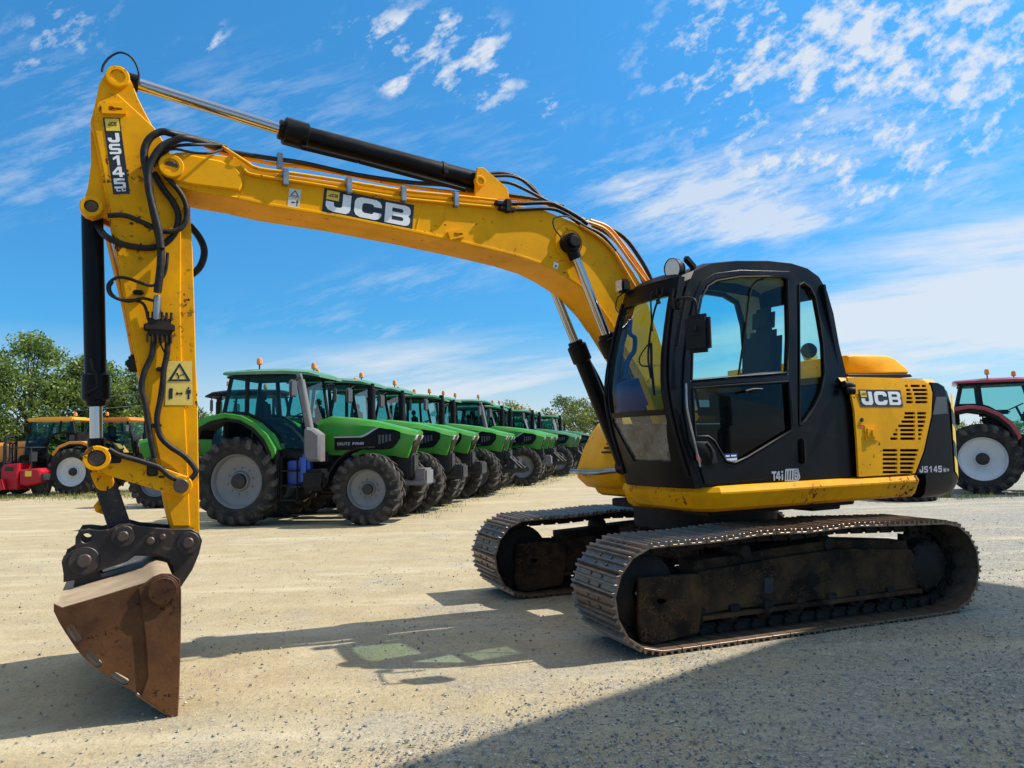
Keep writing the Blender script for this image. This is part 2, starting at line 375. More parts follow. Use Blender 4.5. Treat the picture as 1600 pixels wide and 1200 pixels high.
mb.build('pipe_coupling',[DST],BOOM)
for r,b,q in ((.020,BN+.03,((790,318),(810,318),(855,317),(872,322),(900,337),(918,350))),
            (.018,BN+.03,((792,327),(815,327),(860,326),(885,335),(910,352),(940,367),(962,392))),
            (.016,BC,((750,277),(775,275),(797,275),(817,282),(837,300),(855,318),(900,342))),
            (.016,BC+.08,((752,282),(770,283),(797,286),(822,297),(845,309),(870,322),(905,342))),
            (.016,BC-.06,((752,274),(780,270),(805,275),(830,290),(850,312),(880,330))),
            (.020,BC+.02,((318,225),(365,238),(420,247),(475,255),(557,273),(640,285),(695,289),(750,299),(832,310),(880,322))),
            (.022,BC-.03,((915,345),(945,354),(975,371),(1000,404),(1016,434),(1030,475))),
            (.018,BC+.10,((925,352),(950,366),(975,392),(1000,430),(1018,470))),
            (.007,BN+.16,((878,372),(866,356),(866,341),(885,338),(905,347)))):
    run('hydraulic_hose',HOSE,BOOM,r,b,*q)
for b,q in ((BN+.02,((915,346),(945,358),(965,381),(990,416),(1008,440))),(BN-.05,((922,344),(950,355),(972,380),(998,415),(1014,440))),(BN+.03,((905,352),(935,370),(958,392),(980,428),(996,455)))):
    run('hydraulic_pipe',ORP,BOOM,.016,b,*q)
# dipper arm
DN=.05; DF=-.25
out=A(DN,(166,112),(183,106),(196,112),(207,130),(215,152),(226,174),(240,200),(256,222),(276,255),(290,290),(297,322),(298,345),(301,390),(304,480),(306,565),(309,627),(310,705),(311,765),(312,838),(303,855),(286,860),(275,850),
  (267,826),(259,795),(247,724),(238,680),(229,635),(214,577),(202,515),(192,460),(184,415),(172,345),(168,325),(160,280),(149,226),(141,191),(146,172),(151,150),(155,130))
mb=MB().plate(out,DF,DN,bev=.006)
inn=A(DN,(153,160),(183,147),(241,200),(258,226),(278,262),(289,300),(283,345),(282,480),(284,565),(289,640),(293,720),(296,800),(297,822),(270,822),(262,792),(250,722),(241,680),(232,635),(217,577),(205,515),(195,460),(187,415),(176,345),(171,322),(164,280),(153,226),(146,193),(149,172))
mb.plate(inn,DN-.004,DN+.014,bev=.006).plate(inn,DF-.014,DF+.004,bev=.006)
DIP=mb.build('dipper_arm',YEL2,EX)
# bucket cylinder lug at the arm's front
lug=A(DN-.03,(141,200),(142,255),(137,293),(131,312),(128,326),(133,338),(145,343),(160,338),(176,345),(168,310),(158,262),(150,225))
mb=MB()
for b in (DN-.08,DF+.03): mb.plate(lug,b,b+.045,bev=.004)
p=XF.on(143,325,DN); mb.ring(p-Vector((0,.05,0)),p+Vector((0,.05,0)),.072,.045); mb.ring(p-Vector((0,.34,0)),p-Vector((0,.25,0)),.072,.045)
mb.build('cylinder_lug',YEL,DIP)
for x,y,b0,b1,r_ in ((143,325,DN+.04,DF-.04,.046),(283,759,DN+.13,DF-.13,.05),(267,262,BN+.055,BF-.055,.05)): MB().cyl(XF.on(x,y,b0),XF.on(x,y,b1),r_,16).build('pivot_pin',PIN,DIP)
mb=MB(); boss(mb,184,122,DN,.078,.035,.05); mb.build('pivot_boss',[YEL],DIP)
bracket([(158,163),(196,163),(197,180),(160,179)],DN+.014,'hose_bracket',DIP)
fn=quad([(160.5,183.8),(187,184.2),(203,303),(177,303.8)],DN+.014)
mb=MB().flat(RC(0,0,1,1),.003,(),fn).mat(1)
y=.80
for ch,h in zip('JS145',(.125,.135,.13,.135,.135)):
    y-=h+.017; glyph(mb,ch,.13 if ch!='1' else .2,y+.015,.70 if ch!='1' else .62,h,.005,fn)
word(mb,'LC',.22,.035,.26,.05,.06,.005,fn)
mb.mat(2).flat(RC(.1,.825,.93,.985),.005,(),fn).mat(0); word(mb,'JCB',.25,.89,.15,.05,.03,.0065,fn,.1)
mb.build('model_decal',[BKD,WHT,YLD],DIP,ang=0)
fn=quad([(261,564),(300,564),(301,633),(258,633)],DN+.014)
mb=MB().flat(RC(0,.505,1,1),.003,(),fn).flat(RC(0,0,1,.495),.003,(),fn).mat(1); tri_sign(mb,fn,.06,.54,.88,.42,.005); mb.flat([(.34,.72),(.42,.73),(.5,.66),(.5,.59),(.45,.59),(.44,.65)],.005,(),fn); mb.flat([(.5,.68),(.7,.71),(.7,.69),(.52,.66)],.005,(),fn)
mb.flat(RC(.12,.14,.26,.38),.005,(),fn); man(mb,fn,.76,.13,.18,.28,.005)
mb.flat([(.36,.26),(.44,.31),(.44,.275),(.56,.275),(.56,.31),(.64,.26),(.56,.21),(.56,.245),(.44,.245),(.44,.21)],.005,(),fn)
mb.build('warning_label',[LAB,BKD],DIP,ang=0)
HB=DN+.05
for r,b,q in ((.027,HB+.06,((352,230,BC),(312,219,0),(270,209),(252,206),(235,215),(226,232),(226,252),(231,275),(234,300),(240,330),(246,358),(251,385),(251,415),(246,457))),
            (.026,HB+.09,((340,231,BC),(295,216),(272,220),(252,230),(238,250),(231,270),(233,300),(241,332),(248,360),(252,388))),
            (.023,HB,((240,270),(255,295),(270,315),(279,337),(274,362),(258,380),(237,387),(212,386),(187,380),(164,368),(152,352,DN-.1),(150,345,DN-.15))),
            (.019,HB+.03,((262,233),(251,243),(250,256),(257,273),(275,292),(287,310),(292,328),(289,348),(280,358),(266,362),(250,360),(235,353),(217,345),(200,338),(187,336),(168,337))),
            (.010,HB+.07,((352,232,BC),(330,239),(305,239),(275,233),(255,236))),
            (.012,HB+.05,((350,227,BC),(310,226),(275,228),(250,238),(240,260))),
            (.027,DF-.06,((296,352),(308,366),(317,382),(319,398),(313,416),(301,428),(292,430))),
            (.011,HB,((262,395),(260,417),(255,432),(240,446),(220,442),(200,435),(182,434),(169,445),(172,460),(190,469),(210,469),(225,476),(231,495),(236,508))),
            (.011,HB+.02,((176,440),(171,450),(178,463),(200,471),(222,466),(240,470))),
            (.020,HB,((241,525),(237,555),(226,580),(221,605),(227,632),(231,660),(236,690),(242,716))),
            (.020,HB,((262,520),(261,552),(256,577),(254,600),(250,627),(245,655),(250,680),(265,697),(285,710),(299,724),(306,737),(297,749),(285,752))),
            (.006,HB,((247,470),(253,490),(262,502),(268,525),(262,550))),
            (.006,HB,((249,527),(252,540),(260,552),(268,530)))):
    run('hydraulic_hose',HOSE,DIP,r,b,*q)
run('hydraulic_pipe',ORP,DIP,.016,DN-.06,(168,372),(172,388),(180,422),(192,472),(199,506),(207,548),(211,566))
run('grease_hose',HOSE,DIP,.008,DN,(159,112),(162,101),(172,89),(187,82),(202,87),(212,99),(217,115),(216,131))
mb=MB(); p=XF.on(249,512,HB); mb.box(p,(.20,.07,.05),.008); mb.box(p+Vector((0,0,.04)),(.15,.05,.05),.008); mb.box(p-Vector((0,0,.035)),(.15,.05,.05),.008)
for k in range(6): 
    q=p+Vector((.075-.03*k,.02,-.05)); mb.cyl(q,q+Vector((0,0,-.06)),.008,8); mb.cyl(q+Vector((0,0,.1)),q+Vector((0,0,.16)),.009,8)
mb.build('hose_manifold',[DST],DIP)
mb=MB(); mb.cyl(XF.on(246,462,HB+.02),XF.on(244,500,HB+.02),.026,12); mb.build('hose_coupling',[STL],DIP)
mb=MB(); p=XF.on(209,568,DN-.05); mb.box(p,(.07,.08,.12),.012); mb.box(p+Vector((.03,.0,.0)),(.05,.06,.05),.01); mb.build('shutoff_valve',[DST],DIP)
for x,y in ((252,577),(244,665),(216,457)): MB().box(XF.on(x,y,HB-.01),(.07,.05,.03),.008).build('hose_clamp',[BPL],DIP)
# quick hitch
HN=.10; HF2=-.30
ho=A(HN,(99,897),(96,878),(99.5,869),(117,858),(118,839),(125,828),(139,827),(158,829),(174,826),(186,819),(202,818),(221,823),(267,826.5),(299,826),(311,833),(316,845),(311,866),(301,890),(283,917),(271,900),(270,887),(264,875),(250,868),(236,865),(213,867),(199,877),(150,894),(120,906),(99,910))
hc=Vector(XF.pl(135,841,HN)); hole=[(hc.x+.032*math.cos(k*.524),hc.y+.032*math.sin(k*.524)) for k in range(12)]
mb=MB()
for b in (HN-.035,HF2): mb.plate(ho,b,b+.035,[hole],.005)
mb.box(((hc.x-.3),BC,hc.y-.12),(.5,.36,.05),.01,Matrix.Rotation(-.12,3,'Y'))
HIT_=mb.build('quick_hitch',HIT,EX)
for x,y,r in ((192,838,.05),(235,845,.038),(294,848,.052),(131.5,876.5,.062),(254,839,.03)):
    MB().cyl(XF.on(x,y,HN+.05),XF.on(x,y,HF2-.05),r*.72,18,.008).build('hitch_pin',PIN,HIT_)
    if r>.045: MB().ring(XF.on(x,y,HN-.01),XF.on(x,y,HN+.02),r*1.5,r*.72).build('pin_boss',HIT,HIT_)
# bucket
KN=.80; KF=-1.0
bo=A(KN,(97,950),(162,931),(227,911),(239,902),(252,897),(263,897),(275,907),(281,923),(281,960),(280,1015),(278,1080),(277,1113),(266,1118),(250,1106),(218,1086),(181,1065),(158,1051),(139,1036),(120,1015),(103,990),(92,972),(84,955),(84,944))
def slot(x0,y0,x1,y1,w):
    a=Vector(XF.pl(x0,y0,KN));c=Vector(XF.pl(x1,y1,KN));d=(c-a).normalized();n=Vector((-d.y,d.x));o=[]
    for k in range(7): t=-math.pi/2+math.pi*k/6; o.append(tuple(c+(d*math.cos(t)+n*math.sin(t))*w))
    for k in range(7): t=math.pi/2+math.pi*k/6; o.append(tuple(a+(d*math.cos(t)+n*math.sin(t))*w))
    return o
sl=[slot(110,982,121,999,.022),slot(139,1024,153,1038,.022),slot(178,1056,195,1065,.022)]
# wrapped back sheet from the top to the cutting edge
wrap=A(KN-.02,(270,901),(252,898),(239,903),(227,912),(162,932),(97,951),(86,952),(94,973),(105,991),(122,1016),(141,1037),(160,1052),(183,1066),(220,1087),(252,1107))
mb=MB(); r=[]
for off in (0,.022):
    for w in wrap: pass
inner=[]
for i,w in enumerate(wrap):
    a=Vector(wrap[max(i-1,0)]);c=Vector(wrap[min(i+1,len(wrap)-1)]);d=(c-a).normalized();nn=Vector((d.y,-d.x))
    if nn.dot(Vector((4.98,.5))-Vector(w))<0: nn=-nn
    inner.append(Vector(w)+nn*.022)
ringp=[tuple(w) for w in wrap]+[tuple(w) for w in reversed(inner)]
BK=mb.plate(ringp,KF+.024,KN-.024,(),.0).build('bucket',BUT,EX)
side=A(KN,(281,905),(283,923),(283,960),(282,1015),(280,1080),(278,1117),(266,1120),(220,1088),(226,1072),(231,1057),(229,1025),(227,994),(222,955),(216,919),(227,911),(239,901),(252,896),(266,896))
mb=MB().plate(bo,KN-.025,KN,sl,.004).plate(side,KN-.004,KN+.016,(),.005)
p=XF.on(254,923,KN+.014); mb.cyl(p,p+Vector((0,.022,0)),.083,28,.008); mb.ring(p-Vector((0,.01,0)),p+Vector((0,.012,0)),.094,.083)
mb.build('side_plate',BUC,BK)
MB().plate(bo,KF,KF+.025,(),.004).plate(side,KF-.016,KF+.004,(),.005).build('side_plate',BUC,BK)
mb=MB(); mb.plate(A(KN-.02,(214,1080),(268,1113),(277,1118),(270,1121),(250,1110),(212,1085)),KF-.01,KN+.01,(),.003).build('cutting_edge',LIP,BK)
mb=MB()
er=A(HN,(120,880),(143,880),(160,905),(250,880),(262,860),(290,845),(300,852),(288,890),(262,905),(110,945))
for b in (HN-.08,HF2+.045): mb.plate(er,b,b+.03,(),.004)
mb.build('mounting_ear',HIT,BK)
# tipping linkage
mb=MB()
up=[]
def bar2(p,q,r0,r1):
    p=Vector(p);q=Vector(q);d=(q-p).normalized();n=Vector((-d.y,d.x));o=[]
    for k in range(9): t=-math.pi/2+math.pi*k/8; o.append(tuple(q+(d*math.cos(t)+n*math.sin(t))*r1))
    for k in range(9): t=math.pi/2+math.pi*k/8; o.append(tuple(p+(d*math.cos(t)+n*math.sin(t))*r0))
    return o
P1=XF.pl(151,716,DN+.06);P2=XF.pl(283,759,DN+.06)
for b in (DN+.02,DF-.07): mb.plate(bar2(P1,P2,.085,.075),b,b+.05,bev=.008)
mb.ring(XF.on(151,716,DN+.05),XF.on(151,716,DN+.11),.085,.056).ring(XF.on(283,759,DN+.05),XF.on(283,759,DN+.09),.075,.05)
L1=mb.build('tipping_lever',YEL2,EX)
MB().cyl(XF.on(151,716,DN+.095),XF.on(151,716,DF-.1),.055,18).build('pivot_pin',PIN,L1)
MB().tube([XF.on(x,y,DN+.09) for x,y in ((280,751),(265,744),(250,731),(237,726),(215,719),(187,711),(170,702))],.018,8).build('hydraulic_hose',HOSE,L1,ang=60)
MB().box(XF.on(238,734,DN+.07),(.07,.04,.09),.01).build('hose_clamp',[DST],L1); MB().box(XF.on(178,717,DN+.068),(.09,.02,.06),.006).build('hose_clamp',[DST],L1)
mb=MB(); P1=XF.pl(151,716,BC+.05);P2=XF.pl(192,838,BC+.05)
mb.plate(bar2(P1,P2,.065,.07),BC-.10,BC+.10,bev=.012)
LK=mb.build('bucket_link',HIT,EX)
Pm=Vector(P1)*.7+Vector(P2)*.3
MB().plate(bar2(P1,tuple(Pm),.066,.06),BC+.098,BC+.112,bev=.005).build('worn_paint_plate',YEL2,LK)
mb=MB(); mb.plate(A(BC+.02,(163,770),(175,800),(168,806),(150,800),(146,791),(150,786)),BC-.03,BC+.03,bev=.005); p=XF.on(154,793,BC+.03); mb.cyl(p,p+Vector((0,.03,0)),.022,10).build('lifting_eye',[YEL2],LK)
# hydraulic cylinders
def ram(name,e0,g,e1,rr,rb,mrod,mbar,gl=.14,eye=.07,gx=1.3):
    """rod eye e0, gland end g, base eye e1"""
    e0,g,e1=map(Vector,(e0,g,e1)); d=(e1-e0).normalized()
    mb=MB().cyl(g,e1-d*.05,rb,24,.008); mb.cyl(g-d*.02,g+d*gl,rb*gx,24,.01); mb.cyl(g-d*.06,g,rb*.95,24,.008)
    mb.ring(e1-Vector((0,.07,0)),e1+Vector((0,.07,0)),eye,eye*.55)
    o=mb.build(name,mbar,EX)
    MB().cyl(e0+d*eye*.8,g,rr,20,.002).build('piston_rod',mrod,o)
    mb=MB(); mb.ring(e0-Vector((0,.065,0)),e0+Vector((0,.065,0)),eye,eye*.5); mb.cyl(e0+d*eye*.7,e0+d*(eye+.07),rr*1.35,16)
    mb.build('rod_eye',mbar,o)
    return o
o=ram('dipper_cylinder',XF.on(184,122,BC),XF.on(447,205,BC),XF.on(749,284,BC),.046,.083,CHR,BLK,.17,.07,1.33)
q0=XF.on(475,238,BC+.03);MB().cyl(XF.on(470,230,BC+.08),XF.on(560,252,BC+.08),.02,10).cyl(XF.on(560,252,BC+.08),XF.on(728,297,BC+.08),.02,10).build('hydraulic_pipe',BLK,o)
mb=MB(); c=XF.on(690,268,BC); d=(XF.on(749,284,BC)-XF.on(184,122,BC)).normalized(); mb.ring(c-d*.02,c+d*.02,.089,.08); mb.box(c+Vector((0,.09,-.03)),(.05,.04,.05),.008); mb.build('pipe_clamp',[BPL],o)
o=ram('bucket_cylinder',XF.on(151,716,BC),XF.on(150,622,BC),XF.on(144,325,BC),.042,.070,CHR,BLK,.17,.07,1.3)
MB().tube([XF.on(x,y,BC+.09) for x,y in ((143,560),(146,574),(151,588),(152,605),(140,612,),(133,617))],.012,8).build('hydraulic_pipe',BPL,o,ang=60)
for b in (BC+.27,BC-.27):
    e0=XF.on(890,380,BC+.27); g=XF.on(950,531,BC+.27); d=(g-e0).normalized(); e1=e0+d*2.28
    for v in (e0,g,e1): v.y=b
    o=ram('boom_cylinder',e0,g,e1,.043,.078,CHR,BLK,.16,.085,1.25)
    s=1 if b>BC else -1
    mb=MB(); mb.cyl(e0+Vector((0,-s*.16,0)),e0+Vector((0,s*.10,0)),.055,20,.008); mb.build('pivot_pin',BPL,o)
    MB().tube([g+d*.1+Vector((-.09,0,-.03)),g+d*.4+Vector((-.115,0,0)),g+d*1.0+Vector((-.11,0,0)),g+d*1.3+Vector((-.1,0,0))],.016,8).build('hydraulic_hose',HOSE,o,ang=60)
# ------------------------------------------------------------------ cab
CB=lambda z:1.20-.115*max(0,z-1.95)
def C_(*q):
    o=[]
    for x,y in q:
        b=1.2
        for _ in range(4): a,z=XF.pl(x,y,b); b=CB(z)
        o.append((a,z))
    return o
CF=lambda x,y,t:(x,CB(y)+t,y)                 # left side, t outward
CR=.27
CRF=lambda x,y,t:(x,CR+.05*max(0,y-1.95)-t,y)   # right side
side=C_((1096,762),(1084,735),(1075,715),(1064,685),(1057,660),(1050,630),(1047,610),(1048,585),(1050,560),(1057,510),(1066,470),(1075,443),(1088,422),(1110,411),(1150,407),(1200,407),(1237,411),(1262,419),(1280,432),(1293,455),(1303,490),(1312,540),(1323,585),(1331,615),(1335,640),(1339,690),(1340,745))
upw=C_((1078,596),(1079,552),(1086,501),(1093,464),(1103,446),(1118,437),(1155,431),(1200,431),(1224,433),(1230,438),(1232,527),(1230,584),(1185,588),(1140,591))
low=C_((1079,606),(1140,600),(1231,595),(1235,640),(1237,672),(1205,692),(1165,717),(1146,725),(1132,722),(1122,706),(1113,690),(1103,682),(1083,682))
qtr=C_((1248,444),(1255,440),(1266,448),(1274,464),(1281,501),(1287,538),(1289,585),(1283,615),(1272,637),(1257,659),(1249,666))
mb=MB().plate(side,-.05,0,[upw,low,qtr],.012,CF)
CAB=mb.build('cab',BLK,EX)
def inset(p,d):
    c=sum((Vector(q) for q in p),Vector((0,0)))/len(p); return [tuple(Vector(q)+(c-Vector(q)).normalized()*d) for q in p]
# raised door frame and rubber seals
door=C_((1089,720),(1075,690),(1067,640),(1066,600),(1068,560),(1075,505),(1084,464),(1096,438),(1115,427),(1155,422),(1232,424),(1240,432),(1241,520),(1243,640),(1245,700),(1246,745),(1100,757))
mb=MB().plate(door,-.002,.014,[upw,low],.006,CF)
D=mb.build('door',BLK,CAB)
mb=MB()
for p in (upw,low):
    q=inset(p,.012); mb.tube([CF(x,y,.012) for x,y in q+q[:1]],.011,6,0)
mb.build('window_seal',BPL,D,ang=60)
mb=MB(); q=inset(qtr,.01); mb.tube([CF(x,y,.0) for x,y in q+q[:1]],.012,6,0); mb.build('window_seal',BPL,CAB,ang=60)
def pane(p,mt,name='window',par=None,fn=CF,t=-.02):
    return MB().flat(p,t,(),fn).build(name,mt,par or CAB,ang=0)
pane(upw,CGL,'window',D,CF,-.02); pane(low,DGL,'lower_window',D,CF,-.02); pane(qtr,CGL,'window',CAB,CF,-.03)
# sliding pane frame
q=C_((1155,590),(1160,555),(1168,500),(1172,465),(1180,442),(1195,435)); MB().tube([CF(x,y,-.012) for x,y in q],.010,6,3).build('sliding_pane_frame',BPL,D,ang=60)
q=C_((1155,588),(1190,584),(1229,582)); MB().tube([CF(x,y,-.008) for x,y in q],.012,6,0).build('sliding_pane_frame',GPL,D,ang=60)
# door handle and recess
mb=MB(); hp=C_((1082,690),(1104,690),(1115,704),(1119,722),(1112,730),(1098,724),(1086,706)); mb.plate(hp,.012,.02,(),.004,CF)
q=C_((1098,694),(1103,700),(1107,712),(1105,724)); mb.tube([CF(x,y,.045) for x,y in q],.016,8); mb.build('door_handle',[BPL],D,ang=60)
mb=MB(); q=C_((1160,612),(1172,609),(1186,609)); mb.tube([CF(x,y,.035) for x,y in q],.012,8); mb.build('window_latch',[BPL],D,ang=60)
mb=MB(); q=C_((1254,688),(1256,722)); mb.box(CF(*C_((1253,705))[0],.015),(.05,.05,.22),.012); mb.build('door_hinge',[BPL],CAB)
fn=quad([(1131,709),(1152,708),(1152,720),(1132,722)],1.2); MB().flat(RC(0,0,1,1),.002,(),fn).mat(1).flat(RC(.05,.08,.95,.4),.004,(),fn).flat(RC(.1,.6,.4,.8),.004,(),fn).flat(RC(.5,.6,.9,.8),.004,(),fn).build('sticker',[BLU,WHT],D,ang=0)
fn=quad([(1085,708),(1093,711),(1094,722),(1086,719)],1.2); MB().flat(RC(0,0,1,1),.018,(),fn).build('sticker',[RED],D,ang=0)
fn=quad([(1203,733),(1248,731),(1248,751),(1204,753)],1.2)
mb=MB(); glyph(mb,'T',.0,.1,.16,.72,.018,fn); glyph(mb,'4',.14,.1,.16,.72,.018,fn); glyph(mb,'i',.29,.1,.14,.72,.018,fn)
mb.flat([(.44,.0),(.92,.0),(1,.25),(.93,.96),(.47,.96)],.018,[[(.49,.1),(.9,.1),(.94,.25),(.88,.84),(.51,.84)]],fn)
for k in range(3): mb.flat([(.52+.09*k,.1),(.57+.09*k,.1),(.585+.09*k,.84),(.535+.09*k,.84)],.018,(),fn)
glyph(mb,'B',.79,.14,.12,.66,.018,fn)
mb.build('engine_badge',[SILV],CAB,ang=0)
# front: profile a(z) shared by both pillars
FP=[(1.135,1.215),(1.20,1.40),(1.275,1.62),(1.33,1.84),(1.352,1.99),(1.345,2.12),(1.315,2.30),(1.25,2.55),(1.18,2.78),(1.12,2.93)]
def fa(z):
    for (a0,z0),(a1,z1) in zip(FP,FP[1:]):
        if z<=z1: t=(z-z0)/(z1-z0); return a0+(a1-a0)*max(t,0)
    return FP[-1][0]
def fpt(s,z,d=0):
    """s 0 right .. 1 left across the front"""
    b0=CR+.05*max(0,z-1.95); b1=CB(z); return (fa(z)+.055*4*s*(1-s)+d,b0+(b1-b0)*s,z)
zs=[p[1] for p in FP]
def bar(s0,s1,z0,z1,th,nz=10,ns=8):
    mb=MB(); rings=[]
    Z=[z0+(z1-z0)*i/nz for i in range(nz+1)]; S=[s0+(s1-s0)*i/ns for i in range(ns+1)]
    vs=[];fs=[]
    for d in (0,-th):
        for z in Z:
            for s in S: vs.append(fpt(s,z,d))
    n=ns+1;m=nz+1;idx=lambda d,i,j:d*n*m+i*n+j
    for i in range(nz):
        for j in range(ns):
            fs.append((idx(0,i,j),idx(0,i,j+1),idx(0,i+1,j+1),idx(0,i+1,j)))
            if th: fs.append((idx(1,i,j),idx(1,i,j+1),idx(1,i+1,j+1),idx(1,i+1,j)))
    if th:
        for i in range(nz):
            for j in (0,ns): fs.append((idx(0,i,j),idx(0,i+1,j),idx(1,i+1,j),idx(1,i,j)))
        for j in range(ns):
            for i in (0,nz): fs.append((idx(0,i,j),idx(0,i,j+1),idx(1,i,j+1),idx(1,i,j)))
    return vs,fs
mb=MB()
for a in ((0,.10,1.2,2.96,.06),(.90,1.0,1.2,2.96,.06)): mb.add(*bar(*a,nz=16,ns=3))
mb.add(*bar(.10,.90,2.80,2.96,.05,2,8)); mb.add(*bar(.10,.90,1.2,1.42,.05,3,8)); mb.add(*bar(.10,.90,1.80,1.845,.05,2,8))
# lower corner gussets narrowing the lower screen
for s0,s1 in ((.10,.30),(.90,.82)):
    vs,fs=bar(s0,s1,1.40,1.75,.04,8,2)
    out_=[]
    for v in vs: out_.append(v)
    n=3
    k=0
    for d in range(2):
        for i in range(9):
            for j in range(3):
                t=i/8; s=s0+(s1-s0)*(j/2)*(1-t)**.8; z=1.40+.35*t; out_[k]=fpt(s,z,-.04*d+.001); k+=1
    mb.add(out_,fs)
mb.build('front_frame',BLK,CAB)
mb=MB(); mb.add(*bar(.09,.91,1.84,2.81,0,10,8)); mb.v=[(x-.02,y,z) for x,y,z in mb.v]; mb.build('windscreen',WGL,CAB,recalc=False)
mb=MB(); mb.add(*bar(.09,.91,1.40,1.81,0,6,8)); mb.v=[(x-.02,y,z) for x,y,z in mb.v]; mb.build('lower_windscreen',LGL,CAB,recalc=False)
for s in (.04,.97):
    MB().tube([fpt(s,z,.012) for z in (1.3,1.5,1.75,1.95,2.1,2.3,2.6,2.85)],.012,6).build('screen_seal',BPL,CAB,ang=60)
# right wall and rear wall with windows
rside=[p for p in side]
rw=[(1.18,1.75),(1.22,1.98),(1.16,2.45),(1.04,2.82),(.90,2.94),(.2,3.01),(-.05,3.0),(-.21,2.94),(-.285,2.72),(-.315,2.4),(-.30,1.9),(-.2,1.75)]
MB().plate(rside,-.045,0,[rw],.01,CRF).build('right_side_frame',BLK,CAB)
pane(rw,CGL,'window',CAB,CRF,-.02)
ra=lambda z:-.60-.09*(2.9-z)+.05*max(0,z-2.6)
RW=lambda x,y,t:(ra(y)+t,x,y)
MB().plate([(.28,1.25),(1.18,1.25),(1.18,2.0),(1.12,3.02),(.28,3.02)],-.04,0,[[(.33,2.0),(1.07,2.0),(1.04,2.90),(.33,2.92)]],.008,RW).build('rear_frame',BLK,CAB)
MB().flat([(.33,2.0),(1.07,2.0),(1.04,2.90),(.33,2.92)],-.02,(),RW).build('window',CGL,CAB,ang=0)
# roof with glazed hatch
tops=C_((1083,430),(1096,417),(1110,411),(1150,407),(1200,407),(1237,411),(1262,419),(1280,432),(1293,455))
tops=[(1.13,2.90),(1.06,2.985)]+tops[1:]
rings=[]
for s in [0,.04,.12,.3,.5,.7,.88,.96,1.0]:
    cr_=.055*4*s*(1-s); dr=-.05 if s in (0,1.0) else (-.012 if s in (.04,.96) else 0)
    rings.append([(a+.055*4*s*(1-s)*max(0,min(1,(a-.7)/.4)), (CR+.05)+(CB(z)-CR-.05)*s, z+cr_+dr) for a,z in tops])
# leave the hatch open: quads between a .42 and .98, s .12-.88
vs=[v for r in rings for v in r];n=len(tops);fs=[];hat=[]
tp=[v for v in vs]
def roofpt(s,u):  # u along 0..1 of a from .98 to .36
    a=.98-.56*u
    for (a0,z0),(a1,z1) in zip(tops,tops[1:]):
        if a1<=a<=a0: z=z0+(z1-z0)*(a0-a)/(a0-a1); break
    else: z=tops[3][1]
    return (a+.055*4*s*(1-s)*max(0,min(1,(a-.7)/.4)),(CR+.05)+(CB(z)-CR-.05)*s,z+.055*4*s*(1-s))
mb=MB()
# outer shell built from a plan grid so the hatch can be cut out
aa=sorted({round(p[0],3) for p in tops}|{.98,.42},reverse=True); ss=[0,.04,.12,.3,.5,.7,.88,.96,1.0]
def zt(a):
    for (a0,z0),(a1,z1) in zip(tops,tops[1:]):
        if a1-1e-6<=a<=a0+1e-6: return z0+(z1-z0)*(a0-a)/max(a0-a1,1e-6)
    return tops[-1][1]
def sp_(a,s,low=0):
    z=zt(a); dr=-.06 if s in (0,1.0) else (-.012 if s in (.04,.96) else 0)
    return (a+.055*4*s*(1-s)*max(0,min(1,(a-.7)/.4)),(CR+.05)+(CB(z)-CR-.05)*s,z+.055*4*s*(1-s)*(.6)+dr-low)
for low in (0,.045):
    for i in range(len(aa)-1):
        for j in range(len(ss)-1):
            if .42<=aa[i+1] and aa[i]<=.98 and 2<=j<=5: continue
            mb.add([sp_(aa[i],ss[j],low),sp_(aa[i],ss[j+1],low),sp_(aa[i+1],ss[j+1],low),sp_(aa[i+1],ss[j],low)],[(0,1,2,3)])
for s in (0,1.0):
    for i in range(len(aa)-1): mb.add([sp_(aa[i],s,0),sp_(aa[i+1],s,0),sp_(aa[i+1],s,.045),sp_(aa[i],s,.045)],[(0,1,2,3)])
bmx=None
mb.build('roof',BLK,CAB,ang=50)
mb=MB()
ah=[a for a in aa if .42<=a<=.98]
for i in range(len(ah)-1):
    for j in range(2,6): mb.add([sp_(ah[i],ss[j],.015),sp_(ah[i],ss[j+1],.015),sp_(ah[i+1],ss[j+1],.015),sp_(ah[i+1],ss[j],.015)],[(0,1,2,3)])
mb.build('roof_window',RGL,CAB,recalc=False,ang=0)
mb=MB()
al=[.40,.1,-.2,-.42,-.55]
for i in range(len(al)-1):
    for j in range(len(ss)-1): mb.add([sp_(al[i],ss[j],.06 if j not in(0,7) else .05),sp_(al[i],ss[j+1],.06),sp_(al[i+1],ss[j+1],.06),sp_(al[i+1],ss[j],.06)],[(0,1,2,3)])
mb.plate([(.3,3.06),(.2,3.05),(-.05,3.04),(-.24,2.97),(-.325,2.72),(-.355,2.4),(-.34,1.97),(-.60,1.97),(-.58,2.5),(-.5,3.02)],-.06,-.05,(),0,CRF)
mb.build('headliner',BEI,CAB)
